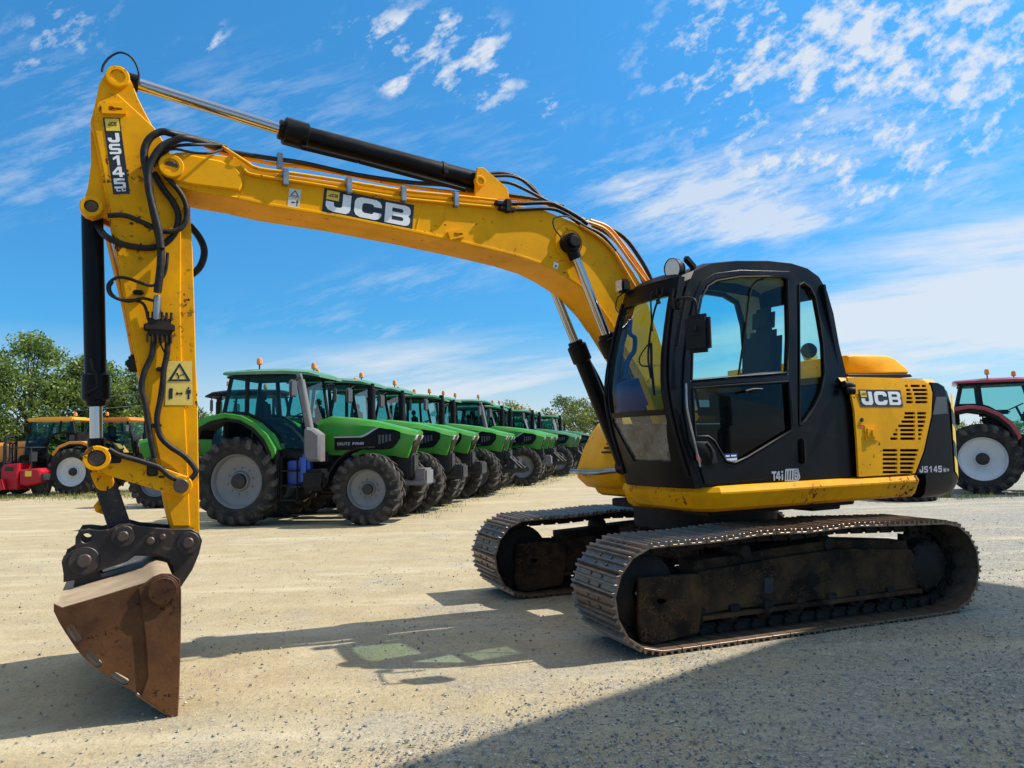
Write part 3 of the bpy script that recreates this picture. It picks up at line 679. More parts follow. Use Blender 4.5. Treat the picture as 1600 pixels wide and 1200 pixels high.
# interior
mb=MB().box((.25,.75,1.28),(1.6,.86,.05),.01); mb.build('floor_mat',BPL,CAB)
mb=MB()
mb.box((.02,.72,1.70),(.50,.50,.14),.05); mb.box((-.18,.69,2.20),(.15,.46,.84),.07,Matrix.Rotation(-.10,3,'Y')); mb.box((-.23,.69,2.72),(.11,.28,.24),.05,Matrix.Rotation(-.1,3,'Y'))
S_=mb.box((.02,.72,1.46),(.4,.4,.36),.03).build('operator_seat',SEA,CAB)
fn=lambda x,y,t:(-.10+.0*x,1.0+t,y)
mb=MB(); mb.box((.15,1.03,1.86),(.5,.12,.08),.03); mb.box((.15,.42,1.86),(.5,.12,.08),.03); mb.build('armrest_console',BPL,CAB)
mb=MB()
for y in (1.03,.42): mb.cyl((.38,y,1.88),(.42,y,2.08),.014,10).box((.425,y,2.12),(.05,.05,.10),.02)
mb.build('joystick',BPL,CAB)
mb=MB()
for y in (.62,.82): mb.cyl((.85,y,1.3),(.80,y,1.85),.012,8).box((.9,y,1.34),(.2,.10,.03),.01)
mb.build('travel_pedal',BPL,CAB)
bp=A(.40,(966,600),(978,594),(998,590),(1002,602),(1014,632),(1008,636),(1004,650),(966,652))
mb=MB().plate(bp,.36,.41,(),.012); mb.tube([XF.on(x,y,.38) for x,y in ((985,500),(984,520),(992,528),(991,548),(984,558),(978,575),(977,592))],.022,8); mb.build('blue_shape',BLU,CAB)  # solid panel stands for a blue shape of unknown nature
fn=lambda x,y,t:(x,CR+.008+.05*max(0,y-1.95),y)
mb=MB()
for x in (.62,.84):
    mb.flat([(x,2.02),(x+.19,2.02),(x+.19,2.30),(x,2.30)],0,[[(x+.006,2.026),(x+.184,2.026),(x+.184,2.294),(x+.006,2.294)]],fn)
mb.build('window_notice',LABW,CAB,ang=0)
# mirror on its arm
c=XF.on(1091,521,1.46)
mb=MB().box(c,(.085,.20,.30),.03,Matrix.Rotation(.5,3,'Z')); MR=mb.build('mirror',BPL,CAB)
q=[XF.on(x,y,b) for x,y,b in ((1060,468,1.18),(1064,466,1.24),(1080,466,1.42),(1087,474,1.46),(1088,500,1.46),(1086,518,1.50))]
MB().tube(q,.012,8).build('mirror_arm',BPL,MR,ang=60)
mb=MB().box(XF.on(1058,475,1.16),(.08,.06,.09),.012); mb.build('mirror_bracket',[BPL],MR)
MB().tube([XF.on(x,y,1.22) for x,y in ((1077,457),(1071,468),(1064,500),(1058,540))],.014,8).build('handrail',BPL,CAB,ang=60)
MB().tube([CF(*p,.06) for p in C_((1064,600),(1066,640),(1076,685),(1083,715),(1086,729))],.009,8).build('handrail',STL,CAB,ang=60)
# wiper
q=[fpt(.86,2.82,.02),fpt(.84,2.78,.05),fpt(.80,2.6,.05),fpt(.80,2.3,.045),fpt(.84,2.1,.04)]
mb=MB().tube(q,.009,6); mb.tube([fpt(.80,2.40,.03),fpt(.83,2.2,.03),fpt(.85,1.96,.03)],.012,6,0); mb.tube([fpt(.70,2.86,.03),fpt(.72,2.8,.05),fpt(.82,2.5,.05)],.008,6); mb.tube([fpt(.79,2.42,.03),fpt(.70,2.3,.05),fpt(.72,2.22,.05),fpt(.82,2.2,.04)],.006,6)
mb.box(fpt(.86,2.84,.03),(.03,.03,.07),.006).box(fpt(.78,2.85,.03),(.03,.03,.07),.006).build('wiper',[BPL],CAB,ang=50)
# work lights
c=XF.on(1056,420,.95); ax=Vector((1,.15,-.12)).normalized()
mb=MB().lathe([(0,.03),(.02,.065),(.07,.088),(.12,.092),(.125,.088)],c-ax*.07,ax,24); mb.cyl(c-ax*.05-Vector((0,0,.12)),c-ax*.03,.014,8); W=mb.build('work_light',BPL,CAB)
MB().lathe([(.118,0.001),(.116,.086)],c-ax*.07,ax,24).build('lens',GREY,W)
c=XF.on(974,447,.36); mb=MB().box(c,(.10,.11,.12),.02); mb.box(c+Vector((-.09,0,-.05)),(.14,.04,.04),.01); W=mb.build('work_light',[BPL],CAB)
MB().box(c+Vector((.052,0,0)),(.008,.09,.10),.003).build('lens',GREY,W)
mb=MB().tube([c+Vector((0,0,-.06)),c+Vector((.06,-.02,-.12)),c+Vector((.05,-.05,-.22)),c+Vector((-.02,.02,-.28))],.006,6); mb.build('light_cable',HOSE,W,ang=60)
mb=MB().box(XF.on(1078,411,1.02),(.14,.05,.06),.015,Matrix.Rotation(-.7,3,'Y')); mb.build('light_bracket',[BPL],CAB)
# ------------------------------------------------------------------ upper structure
plan=[(1.08,.16),(1.10,.30),(1.11,.95),(1.06,1.14),(.92,1.24),(.6,1.255),(-.6,1.255),(-1.55,1.25),(-1.70,1.16),(-1.70,-1.16),(-1.55,-1.25),(-.6,-1.255),(.4,-1.25),(.55,-1.15),(.56,-.36),(.5,-.30),(.45,.10),(.5,.16)]
def ins(pl_,d):
    n=len(pl_);o=[]
    for i in range(n):
        a=Vector(pl_[i-1]);b=Vector(pl_[i]);c=Vector(pl_[(i+1)%n]);t=(c-a).normalized();nn=Vector((-t.y,t.x)); o.append(tuple(b+nn*-d if False else b+nn*(-d)))
    return o
ar=sum(plan[i-1][0]*plan[i][1]-plan[i][0]*plan[i-1][1] for i in range(len(plan)))
sg=1 if ar<0 else -1
def ringat(d,z): return [(x,y,z) for x,y in ins(plan,d*sg)]
prof=[(.05,1.215),(.0,1.205),(-.025,1.165),(-.025,1.15),(.0,1.10),(.04,1.03),(.10,1.0),(.3,.99)]
mb=MB().loft([ringat(d,z) for d,z in prof])
SK=mb.build('deck_skirt',YEL2,EX,ang=25)
mb=MB().lathe([(0,.58),(0,.70),(.20,.70),(.24,.66),(.26,.55)],(0,0,.76),(0,0,1),40); mb.box((-.35,.0,.955),(1.9,1.5,.08),.01); mb.box((-.9,.62,.93),(.4,.25,.10),.01)
mb.build('slewing_ring',DST,EX)
# engine house: left panel with vents
pan=A(1.25,(1327,590),(1345,589),(1425,591),(1446,594),(1455,602),(1457,614),(1455,650),(1443,705),(1430,739.5),(1342,745),(1339,690),(1335,640))
def vrow(y,spans):
    o=[]
    for x0,x1 in spans:
        X0=1300+x0/5.4545;X1=1300+x1/5.4545;Y=540+y/5.4545; o.append(A(1.25,(X0+.8,Y-2),(X1-.8,Y-2),(X1,Y),(X1-.8,Y+2),(X0+.8,Y+2),(X0,Y)))
    return o
vents=[]
for y,sp2 in ((343,((628,656),(675,760),(770,812))),(378,((633,675),(688,818))),(412,((633,682),(697,818))),(447,((633,688),(708,816))),(481,((630,692),(708,816))),
  (577,((617,710),(725,805))),(611,((612,710),(725,803))),(648,((590,710),(728,796))),(684,((563,710),(730,788))),(720,((540,560),(580,710),(733,775))),(756,((520,562),(580,710),(733,768))),(793,((495,562),(580,710),(733,760))),
  (892,((430,560),(578,740))),(930,((430,560),(578,728))),(968,((430,560),(578,715))),(1005,((430,560),(578,705))),(1042,((430,560),(578,697))),(1078,((430,560),(578,690)))):
    vents+=vrow(y,sp2)
mb=MB().plate(pan,-.02,0,vents,.003,lambda x,y,t:(x,1.25+t-.10*max(0,y-1.98)**1.5*3,y))
HO=mb.build('engine_side_panel',YEL,EX)
MB().plate(A(1.2,(1330,596),(1450,600),(1430,735),(1345,738)),1.10,1.12,(),0).build('radiator_screen',DST,HO)
brand([(1340.5,608.5),(1407,609.5),(1411,635.5),(1345,635.5)],1.25,HO,lambda z:1.25-.3*max(0,z-1.98)**1.5)
fn=quad([(1350,665),(1369,665),(1371,688),(1351,688)],1.25)
mb=MB().plate(RC(0,0,1,1),.0,.008,(),0,fn); mb.plate(RC(.15,.2,.8,.8),.006,.018,(),0,fn); mb.plate(RC(.45,.3,.65,.7),.016,.03,(),0,fn).build('access_hatch',[YEL],HO)
p=XF.on(1346,656,1.25); MB().cyl(p,p+Vector((0,.012,0)),.02,14).build('filler_lock',DST,HO)
fn=quad([(1343,664),(1349,664),(1349,667),(1343,667)],1.25); MB().flat(RC(0,0,1,1),.004,(),fn).build('sticker',[RED],HO,ang=0)
# engine cover top
tp=A(.0,(0,0)) if 0 else None
mb=MB().loft([[(-.62,y,z-.0),(-2.0,y,z+.0),(-2.12,y,z-.06)] for y,z in ((1.215,2.10),(1.19,2.135),(1.12,2.155),(.4,2.165),(-.4,2.165),(-1.12,2.155),(-1.24,2.08))],cap=False,closed=False)
mb.build('engine_deck',YEL,EX)
hp=A(.78,(1325,555),(1334,553.5),(1386,555),(1398,559),(1418,575),(1421,580),(1420,584.5),(1325,585.5))
mb=MB().plate(hp,-.95,.78,(),.045); mb.build('engine_hood',YEL,EX,ang=50)
MB().plate(A(.80,(1325,584.5),(1423,584.5),(1426,589),(1325,589)),-.97,.80,(),.004).build('hood_seal',BPL,EX)
mb=MB()
for k in range(34): mb.cyl((-.80-.032*k,1.170,2.147),(-.80-.032*k,1.172,2.152),.008,6)
mb.build('vent_slot_row',DST,EX)
# black rear corner, counterweight
blk=A(1.247,(1457,597),(1468,598),(1477,604),(1483,635),(1486,680),(1488,739),(1432,741),(1445,705),(1457,650),(1459,614))
ENP=MB().plate(blk,-.04,0,(),.004,lambda x,y,t:(x,1.247+t-.28*max(0,y-1.98)**1.5,y)).build('rear_corner_panel',BLK,EX)
fn=quad([(1462,620),(1478,620),(1480,646),(1457,648)],1.245); MB().plate(RC(0,0,1,1),.0,.006,(),0,fn).build('reflection_patch',GPL,ENP)  # grey plate paints a square reflection onto the black panel
fn=quad([(1436,728),(1483,727),(1483,738),(1436,739)],1.245)
mb=MB(); word(mb,'JS145',.0,.05,.125,.9,.03,.004,fn,.0); word(mb,'W+',.79,.05,.10,.6,.01,.004,fn); mb.build('model_badge',[SILV],ENP,ang=0)
cwp=[(-1.72,1.238),(-2.12,1.238),(-2.22,1.228),(-2.30,1.19),(-2.36,1.12),(-2.40,1.0),(-2.46,.5),(-2.48,0),(-2.46,-.5),(-2.40,-1.0),(-2.30,-1.19),(-2.12,-1.238),(-1.72,-1.238)]
def cw(d,z,f=1): return [(x+ (d if x<-1.8 else 0)*min(1,(-x-1.7)/.3),y*(1-d*.35),z) for x,y in cwp]
mb=MB().loft([cw(.16,.98),cw(.06,1.02),cw(.0,1.12),cw(-.0,1.6),cw(.02,1.9),cw(.05,2.03),cw(.10,2.10),cw(.2,2.125)])
CW=mb.build('counterweight',BLK,EX,ang=40)
# hazard chevrons round the rear corner
mb=MB()
def cwpt(u,z):
    seg=[(-2.17,1.236),(-2.22,1.228),(-2.26,1.212),(-2.30,1.19),(-2.33,1.16),(-2.36,1.12)]; L=[0]
    for a,b in zip(seg,seg[1:]): L.append(L[-1]+(Vector(b)-Vector(a)).length)
    s=u*L[-1]
    for i in range(len(L)-1):
        if s<=L[i+1]+1e-6:
            t=(s-L[i])/(L[i+1]-L[i]); p=Vector(seg[i]).lerp(Vector(seg[i+1]),t); d=(Vector(seg[i+1])-Vector(seg[i])).normalized(); n=Vector((d.y,-d.x)); n=n if n.y-n.x>0 else -n
            return (p.x+n.x*.006,p.y+n.y*.006,z)
for k in range(5):
    for i in range(6):
        u0=.08+.92*i/6;u1=.08+.92*(i+1)/6; z0=1.22+.16*k; f=lambda u:-(u-.08)*.16+z0
        mb.mat(k%2); mb.add([cwpt(u0,f(u0)),cwpt(u1,f(u1)),cwpt(u1,f(u1)+.16),cwpt(u0,f(u0)+.16)],[(0,1,2,3)])
mb.build('hazard_stripes',[YLD,BKD],CW,ang=0)
# grab handle and horn on the cab's rear corner
mb=MB().tube([XF.on(x,y,1.24) for x,y in ((1318,600),(1326,601),(1333,604))],.03,10); p=XF.on(1322,611,1.25);mb.cyl(p,p+Vector((-.06,.05,0)),.035,14); mb.build('horn',[BPL],CAB,ang=60)
# right-hand tanks and toolbox, boom foot brackets
mb=MB().plate([(-.62,1.05),(.42,1.06),(.62,1.10),(.74,1.20),(.74,1.30),(.66,1.50),(.54,1.70),(.44,1.80),(.2,1.92),(-.62,1.95)],-1.22,-.40,(),.035)
TB=mb.build('tool_box',YEL,EX,ang=50)
mb=MB()
for k in range(5): mb.box((.69-.033*k+.015,-.62,1.48+.045*k),(.02,.26,.022),.004)
mb.build('vent_slot_row',DST,TB)
mb=MB().tube([(.80,-1.22,1.27),(.80,-.75,1.27),(.78,-.55,1.29),(.72,-.42,1.30)],.028,8); mb.box((.74,-1.0,1.25),(.14,.05,.04),.01).build('step_bar',[STL],TB,ang=50)
mb=MB().box((-.1,-.33,1.45),(1.4,.06,.65),.01).box((-.1,.19,1.45),(1.4,.05,.65),.01).box((-.4,-.1,1.30),(1.0,.5,.2),.01).build('boom_foot_frame',YEL2,EX)
mb=MB().box((-.66,.3,1.7),(.10,1.7,.8),.02).build('engine_bulkhead',DST,EX)
mb=MB(); p=XF.on(1264,548,.05); mb.cyl(p+Vector((-.25,-.2,-.03)),p,.085,20,.01); AC=mb.build('air_cleaner',M('cream_plastic',(.5,.47,.36),.5),EX); MB().cyl(p,p+Vector((.02,.015,0)),.087,20,.006).build('end_cap',BPL,AC)
# ------------------------------------------------------------------ crawler tracks
RT=TF.rot-XF.rot
def path():
    """outer pad surface, side view, clockwise from the front bottom"""
    p=[]; rf=.405; cf=(1.46,.412); rr_=.405; cr2=(-1.50,.412)
    for k in range(0,13):
        t=math.radians(-90+190*k/12); p.append((cf[0]+rf*math.cos(t),cf[1]+rf*math.sin(t)))
    p+=[(.95,.812),(.45,.842),(.0,.828),(-.45,.85),(-.95,.83)]
    for k in range(0,13):
        t=math.radians(84+186*k/12); p.append((cr2[0]+rr_*math.cos(t),cr2[1]+rr_*math.sin(t)))
    p+=[(-1.0,.007),(0,.007),(1.0,.007)]
    return p
PA=[Vector(q) for q in path()]; PA.append(PA[0])
LEN=[0]
for a,b in zip(PA,PA[1:]): LEN.append(LEN[-1]+(b-a).length)
def at(s):
    s%=LEN[-1]
    for i in range(len(PA)-1):
        if s<=LEN[i+1]: return PA[i].lerp(PA[i+1],(s-LEN[i])/(LEN[i+1]-LEN[i]))
NS=50; PIT=LEN[-1]/NS; W=.70
# one shoe: plate with three grousers, turned-down ends; x along, z outward
mb=MB(); h=PIT/2-.003
pr=[(-h,-.022),(h,-.022),(h,-.006),(h-.012,.020),(h-.024,.020),(h-.034,-.006),(.012,-.006),(.006,.018),(-.006,.018),(-.012,-.006),(-h+.034,-.006),(-h+.024,.020),(-h+.012,.020),(-h,-.006)]
mb.plate(pr,-W/2,W/2,(),.002)
for y in (-.09,.09):
    for x in (-.035,.035): mb.cyl((x,y,-.01),(x,y,.008),.014,6,.003)
SHO=mb.data('track_shoe',SHOE)
lk=MB()
for y in (-.10,.07): lk.box((0,y+.015,-.065),(PIT*.96,.03,.085),.012)
lk.cyl((PIT/2,-.13,-.06),(PIT/2,.13,-.06),.03,12)
LNK=lk.data('chain_link',DST)
def track(bc,flip):
    sgn=1 if not flip else -1
    # side frame
    q=lambda *p:[TF.pl(x,y,1.32) for x,y in p]
    fr=q((1090,893),(1150,884),(1209,873),(1318,857),(1425,859),(1436,880),(1436,919),(1300,936),(1140,953),(1095,962))
    yo=bc+sgn*.16; yi=bc-sgn*.16
    mb=MB().plate(fr,min(yo,yi),max(yo,yi),(),.012)
    rid=[(q_[0],q_[1]+(.075 if k_<5 else 0)) for k_,q_ in enumerate(fr)]; mb.plate(rid,bc-.11,bc+.11,(),.02)
    fl=[(fr[6][0]-.0,fr[6][1]-.035),(fr[9][0],fr[9][1]-.035),(fr[9][0],fr[9][1]+.0),(fr[6][0],fr[6][1]+.0)]
    mb.plate(fl,bc-.2,bc+.2,(),.006)
    t=mb.build('crawler_track',TFR,EX); t.rotation_euler=(0,0,RT)
    gd=q((996,902),(1030,899),(1090,896),(1096,905),(1096,940),(1090,988),(1060,996),(1020,1006),(1000,1003),(994,985))
    ov=[TF.pl(x,y,1.32) for x,y in ((1024,938),(1028,935),(1036,935),(1040,938),(1036,943),(1028,943))]
    mb=MB().plate(gd,bc+.15,bc+.19,[ov],.008).plate(gd,bc-.19,bc-.15,[ov],.008); mb.build('idler_guard',TFR,t)
    wn=[TF.pl(x,y,1.32) for x,y in ((1195,903),(1209,903),(1209,924),(1205,928),(1195,926))]
    mb=MB(); y0=yo; mb.plate(wn,min(y0,y0+sgn*.002),max(y0,y0+sgn*.002),(),0); mb.build('painted_opening',BKD,t,ang=0)  # black sheet paints the dark inside of an opening
    # idler, sprocket, rollers
    mb=MB().lathe([(-.10,.10),(-.10,.27),(-.09,.285),(-.05,.285),(-.045,.31),(.045,.31),(.05,.285),(.09,.285),(.10,.27),(.10,.10)],(1.46,bc,.412),(0,1,0),32,True); mb.build('idler_wheel',DST,t)
    mb=MB(); pts=[]
    for k in range(42):
        tt=2*math.pi*k/42; r=.315 if k%2 else .265; pts.append((-1.50+r*math.cos(tt),.412+r*math.sin(tt)))
    mb.plate(pts,bc-.035,bc+.035,(),.004); mb.lathe([(-.02,.24),(.14,.22),(.17,.18),(.18,0)],(-1.50,bc,.412),(0,sgn,0),28); 
    for k in range(10): 
        tt=2*math.pi*k/10; v=Vector((-1.50+.2*math.cos(tt),bc+sgn*.12,.412+.2*math.sin(tt))); mb.cyl(v,v+Vector((0,sgn*.05,0)),.018,6)
    mb.build('drive_sprocket',DST,t)
    for x in [1.0-.335*k for k in range(7)]:
        mb=MB().lathe([(-.16,0),(-.16,.06),(-.12,.075),(-.11,.105),(-.085,.105),(-.08,.085),(.08,.085),(.085,.105),(.11,.105),(.12,.075),(.16,.06),(.16,0)],(x,bc,.205),(0,1,0),20)
        mb.box((x,bc+sgn*.165,.215),(.11,.03,.09),.01); mb.build('track_roller',DST,t)
    for x in (.50,-.38):
        mb=MB().lathe([(-.13,0),(-.13,.05),(-.09,.065),(-.06,.085),(.06,.085),(.09,.065),(.13,.05),(.13,0)],(x,bc,.665),(0,1,0),20); mb.box((x,bc,.57),(.10,.16,.10),.01); mb.build('carrier_roller',DST,t)
    lm=MB()
    for k in range(NS):
        s=(k+.5)*PIT; p0=at(s-PIT*.48); p1=at(s+PIT*.48); c=(p0+p1)/2; d=(p1-p0).normalized()
        # x local along path, z outward (right of travel when going round clockwise)
        z=Vector((d.y,-d.x))
        mx=Matrix(((d.x,0,z.x,c.x),(0,1,0,bc),(d.y,0,z.y,c.y),(0,0,0,1)))
        jit=Matrix.Rotation(random.uniform(-.012,.012),4,'Z')
        o=link('track_shoe',SHO,t); o.matrix_local=mx@jit
        vs=[mx@v.co for v in LNK.vertices]; lm.add(vs,[tuple(f.vertices) for f in LNK.polygons])
    lm.build('track_chain',DST,t)
    return t
t=track(1.155,False); tag(t,'near crawler track in the shade of the machine'); t=track(-1.19,True); tag(t,'far crawler track beyond the slewing ring'); t.location=Matrix.Rotation(RT,3,'Z')@Vector((.10,0,0))
mb=MB().box((0,0,.60),(1.15,1.5,.26),.03).box((.25,0,.55),(.35,2.0,.24),.03).box((-.45,0,.55),(.35,2.0,.24),.03)
cbd=mb.build('undercarriage_frame',TFR,EX); cbd.rotation_euler=(0,0,RT)
# ------------------------------------------------------------------ tractors
GRN=M('green_paint',(.028,.24,.013),.34,var=.06,dust=((.14,.23,.09),.45,2.5),coat=.08,spec=.25)
GRD=M('dark_green_paint',(.016,.15,.022),.35,var=.08,dust=((.2,.22,.12),.25,2),coat=.3)
GRL=M('pale_green_roof',(.06,.21,.11),.35,var=.05,dust=((.3,.36,.24),.4,2))
ORG=M('orange_paint',(.72,.24,.012),.4,var=.08,dust=((.4,.25,.1),.4,2))
OYL=M('orange_yellow_roof',(.78,.38,.02),.4,var=.06,dust=((.4,.3,.12),.4,2))
MAR=M('dark_red_paint',(.30,.011,.024),.28,var=.05,dust=((.25,.12,.1),.2,2),coat=.4)
REDP=M('red_paint',(.40,.006,.016),.38,var=.08,dust=((.25,.06,.05),.25,2),spec=.3)
RIMG=M('grey_rim',(.17,.18,.19),.45,.1,var=.08,dust=((.22,.20,.16),.55,3))
RIMW=M('white_rim',(.62,.63,.63),.4,.1,var=.05,dust=((.4,.37,.3),.4,3))
EXH=M('exhaust_grey',(.15,.15,.155),.6,.0,var=.15,vs=5,dust=((.14,.07,.04),.4,3))
DRK=M('dark_chassis',(.01,.01,.01),.6,var=.3,vs=5,dust=((.07,.06,.045),.5,4))
LENS=M('head_lamp',(.7,.7,.68),.12,.2)
def tyre_mb(R,w,rim,lugs=20):
    mb=MB(); hw=w/2
    mb.lathe([(-hw*.62,rim),(-hw*.86,rim+.03),(-hw*1.0,rim+(R-rim)*.45),(-hw*.97,R-.11),(-hw*.80,R-.055),(-hw*.4,R-.045),(0,R-.042),(hw*.4,R-.045),(hw*.80,R-.055),(hw*.97,R-.11),(hw*1.0,rim+(R-rim)*.45),(hw*.86,rim+.03),(hw*.62,rim)],(0,0,0),(0,1,0),40)
    da=2*math.pi/lugs
    for sd in (-1,1):
        for k in range(lugs):
            th=da*(k+(.5 if sd>0 else 0)); rings=[]
            for (y,r0,r1,dt,wd) in ((-.03,R-.05,R-.004,0,.42),(.45,R-.05,R,.45,.42),(.86,R-.075,R-.008,.80,.46),(1.03,R-.15,R-.07,.95,.55),(1.02,R-.21,R-.19,1.0,.5)):
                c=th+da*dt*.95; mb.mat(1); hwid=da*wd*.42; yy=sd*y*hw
                rings.append([(r*math.sin(c+s*hwid),yy,r*math.cos(c+s*hwid)) for r,s in ((r0,-1.15),(r0,1.15),(r1,.8),(r1,-.8))])
            mb.loft(rings)
    return mb.mat(0)
def rim_mb(R,w,rim,sd,heavy):
    """disc set in from the outer side sd"""
    h=w/2*sd
    mb=MB().lathe([(h*.66,rim+.015),(h*.70,rim+.02),(h*.72,rim),(h*.62,rim*.96),(h*.30,rim*.92),(h*.25,rim*.80),(h*.10,rim*.62),(h*.12,rim*.40),(h*.30,rim*.34),(h*.32,.0)],(0,0,0),(0,1,0),36)
    mb.lathe([(-h*.66,rim),(-h*.1,rim*.93),(h*.25,rim*.92)],(0,0,0),(0,1,0),24)
    for k in range(10):
        t=2*math.pi*k/10; p=Vector((rim*.5*math.cos(t),h*.09,rim*.5*math.sin(t))); mb.cyl(p,p+Vector((0,sd*.035,0)),.018,6)
    return mb
WH={}
def wheel(par,x,y,R,w,rim,sd,rmat,steer=0):
    k=(R,w,rim,sd,rmat.name)
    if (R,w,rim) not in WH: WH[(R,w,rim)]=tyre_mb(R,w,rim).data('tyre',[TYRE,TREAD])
    if k not in WH:
        WH[k]=rim_mb(R,w,rim,sd,1).data('rim',rmat)
        mb=MB(); h=w/2*sd; mb.lathe([(h*.26,rim*.30),(h*.52,rim*.27),(h*.56,rim*.2),(h*.57,0)],(0,0,0),(0,1,0),20); WH[k+('h',)]=mb.data('hub',DRK)
    o=link('wheel',WH[(R,w,rim)],par); o.location=(x,y,R-.01); o.rotation_euler=(0,random.uniform(0,6),steer)
    o.rotation_mode='ZYX' if 0 else 'XYZ'
    a=link('rim',WH[k],o); b=link('hub',WH[k+('h',)],o); return o
def make_tractor(name,body,dark,roofm,rimm,style='modern',exhaust='slant',brand=None,drop=0.):
    t=empty(name)
    boxy=style=='boxy'; rax=-.60 if boxy else 0.
    # hood: cross sections along X: (x, halfwidth, ztop, zbot)
    if not boxy: secs=[(1.46,.40,2.18,1.44),(1.70,.41,2.25,1.42),(2.2,.41,2.20,1.40),(2.75,.40,2.12,1.40),(3.15,.38,2.01,1.38),(3.32,.36,1.93,1.34),(3.43,.315,1.885,1.33)]
    else: secs=[(1.40,.38,2.05,1.35),(2.2,.38,2.02,1.33),(3.0,.37,1.98,1.30),(3.45,.36,1.94,1.25),(3.52,.33,1.88,1.28)]
    KX={3.32:.15,3.43:.22}; rings=[]
    for x0_,hw,zt,zb in secs:
        h=zt-zb; kx=(KX.get(x0_,0) if not boxy else 0); x=x0_
        rings.append([(x,-hw*.9,zb),(x,-hw,zb+h*.2),(x,-hw,zb+h*.62),(x,-hw*.93,zb+h*.84),(x,-hw*.7,zt-.01),(x,-hw*.25,zt+.02),(x,hw*.25,zt+.02),(x,hw*.7,zt-.01),(x,hw*.93,zb+h*.84),(x,hw,zb+h*.62),(x,hw,zb+h*.2),(x,hw*.9,zb)])
    rings=[[(q[0]+(KX.get(s_[0],0) if not boxy else 0)*max(0,(q[2]-s_[3])/(s_[2]-s_[3])),q[1],q[2]) for q in rg] for rg,s_ in zip(rings,secs)]
    hood=MB().loft(rings).build('hood',body,t,ang=30)
    def hw_(x):
        for a,b in zip(secs,secs[1:]):
            if a[0]<=x<=b[0]: return a[1]+(b[1]-a[1])*(x-a[0])/(b[0]-a[0])
        return secs[-1][1]
    if not boxy:
        for sd in (-1,1):
            fn=lambda x,y,tt:(x,sd*(hw_(x)*(1-.07*max(0,min(1,(y-1.86)/.2)))+.004+tt),y)
            lo_=[(1.86,1.52),(2.2,1.52),(2.5,1.52),(2.75,1.52),(2.95,1.52),(3.12,1.53),(3.2,1.60)]; hi_=[(1.86,1.78),(2.2,1.78),(2.48,1.78),(2.6,1.83),(2.74,1.92),(2.86,1.985),(3.0,1.955),(3.15,1.94),(3.34,1.87)]
            st_=[1.86,2.1,2.3,2.48,2.6,2.74,2.86,2.98,3.08,3.14,3.22,3.30]
            def at_(L,x):
                for a,b in zip(L,L[1:]):
                    if a[0]<=x<=b[0]: return a[1]+(b[1]-a[1])*(x-a[0])/(b[0]-a[0])
                return L[-1][1]
            lo_+= [(3.34,1.80)]
            mb=MB(); vs_=[];fs_=[]
            for x in st_:
                for k in range(6): z_=at_(lo_,x)+(at_(hi_,x)-at_(lo_,x))*k/5; vs_+= [fn(x,z_,.008),fn(x,z_,-.02)]
            for i in range(len(st_)-1):
                for k in range(5):
                    a=(i*6+k)*2; b=a+12; fs_.append((a,b,b+2,a+2))
                a=i*12; b=a+12; fs_+= [(a,b,b+1,a+1),(a+10,b+10,b+11,a+11)]
            fs_+=[(2*k,2*k+2,2*k+3,2*k+1) for k in range(5)]+[(12*(len(st_)-1)+2*k,12*(len(st_)-1)+2*k+2,12*(len(st_)-1)+2*k+3,12*(len(st_)-1)+2*k+1) for k in range(5)]
            mb.add(vs_,fs_)
            p=mb.build('side_grille',BLK,hood)
            mb=MB()
            for k in range(4): mb.box(fn(2.86+.075*k,1.73+.012*k,.012),(.045,.012,.20-.02*k),.003)
            mb.build('grille_slots',GPL,hood)
            mb=MB().plate([(1.86,1.785),(2.1,1.785),(2.3,1.785),(2.47,1.785),(2.60,1.84),(2.74,1.93),(2.84,1.985),(2.79,1.99),(2.70,1.945),(2.57,1.865),(2.44,1.815),(2.3,1.812),(2.1,1.812),(1.86,1.812)],-.01,.012,(),0,fn).build('trim_line',SILV if dark is BLK else GRN,hood)
            if brand:
                g=(lambda u,v,tt:(1.93+u*.60 if sd<0 else 2.53-u*.60,sd*(hw_(1.95+u*.55 if sd<0 else 2.5-u*.55)+.0135+tt),1.625+v*.06))
                mb=MB(); word(mb,'DEUTZ',.0,.0,.072,1,.025,.003,g); word(mb,'FAHR',.56,.0,.085,1,.025,.003,g); mb.build('brand_lettering',SILV,hood,ang=0)
        nf=lambda x,y,tt:(3.43+.22*(y-1.33)/.56+tt,x,y)
        MB().plate([(-.17,1.38),(.17,1.38),(.20,1.62),(.15,1.80),(-.15,1.80),(-.20,1.62)],-.01,.02,(),.006,nf).build('front_grille',BLK,hood)
        for sd in (-1,1):
            MB().plate([(sd*.18,1.70),(sd*.285,1.72),(sd*.275,1.80),(sd*.16,1.82)],-.01,.03,(),.006,nf).build('headlight',LENS,hood)
            MB().plate([(sd*.20,1.58),(sd*.275,1.60),(sd*.285,1.69),(sd*.19,1.675)],-.01,.022,(),.006,nf).build('light_surround',BLK,hood)
    else:
        MB().box((3.52,0,1.58),(.06,.56,.44),.02).build('front_grille',BLK,hood)
        for sd in (-1,1): MB().box((3.55,sd*.2,1.72),(.04,.14,.12),.02).build('headlight',LENS,hood)
    # chassis
    mb=MB().box((1.6,0,1.0),(3.2,.52,.52),.06).box((2.75,0,.78),(.30,1.5,.26),.05).box((0,0,.95),(.42,1.35,.40),.06).box((1.0,0,1.35),(1.5,1.1,.28),.05).box((3.3,0,1.15),(.5,.40,.55),.05)
    mb.box((1.55,0,1.62),(.3,.7,.5),.05).build('chassis',DRK,t)
    # cab frame: pillars, sills
    yb,yt=.80,.72
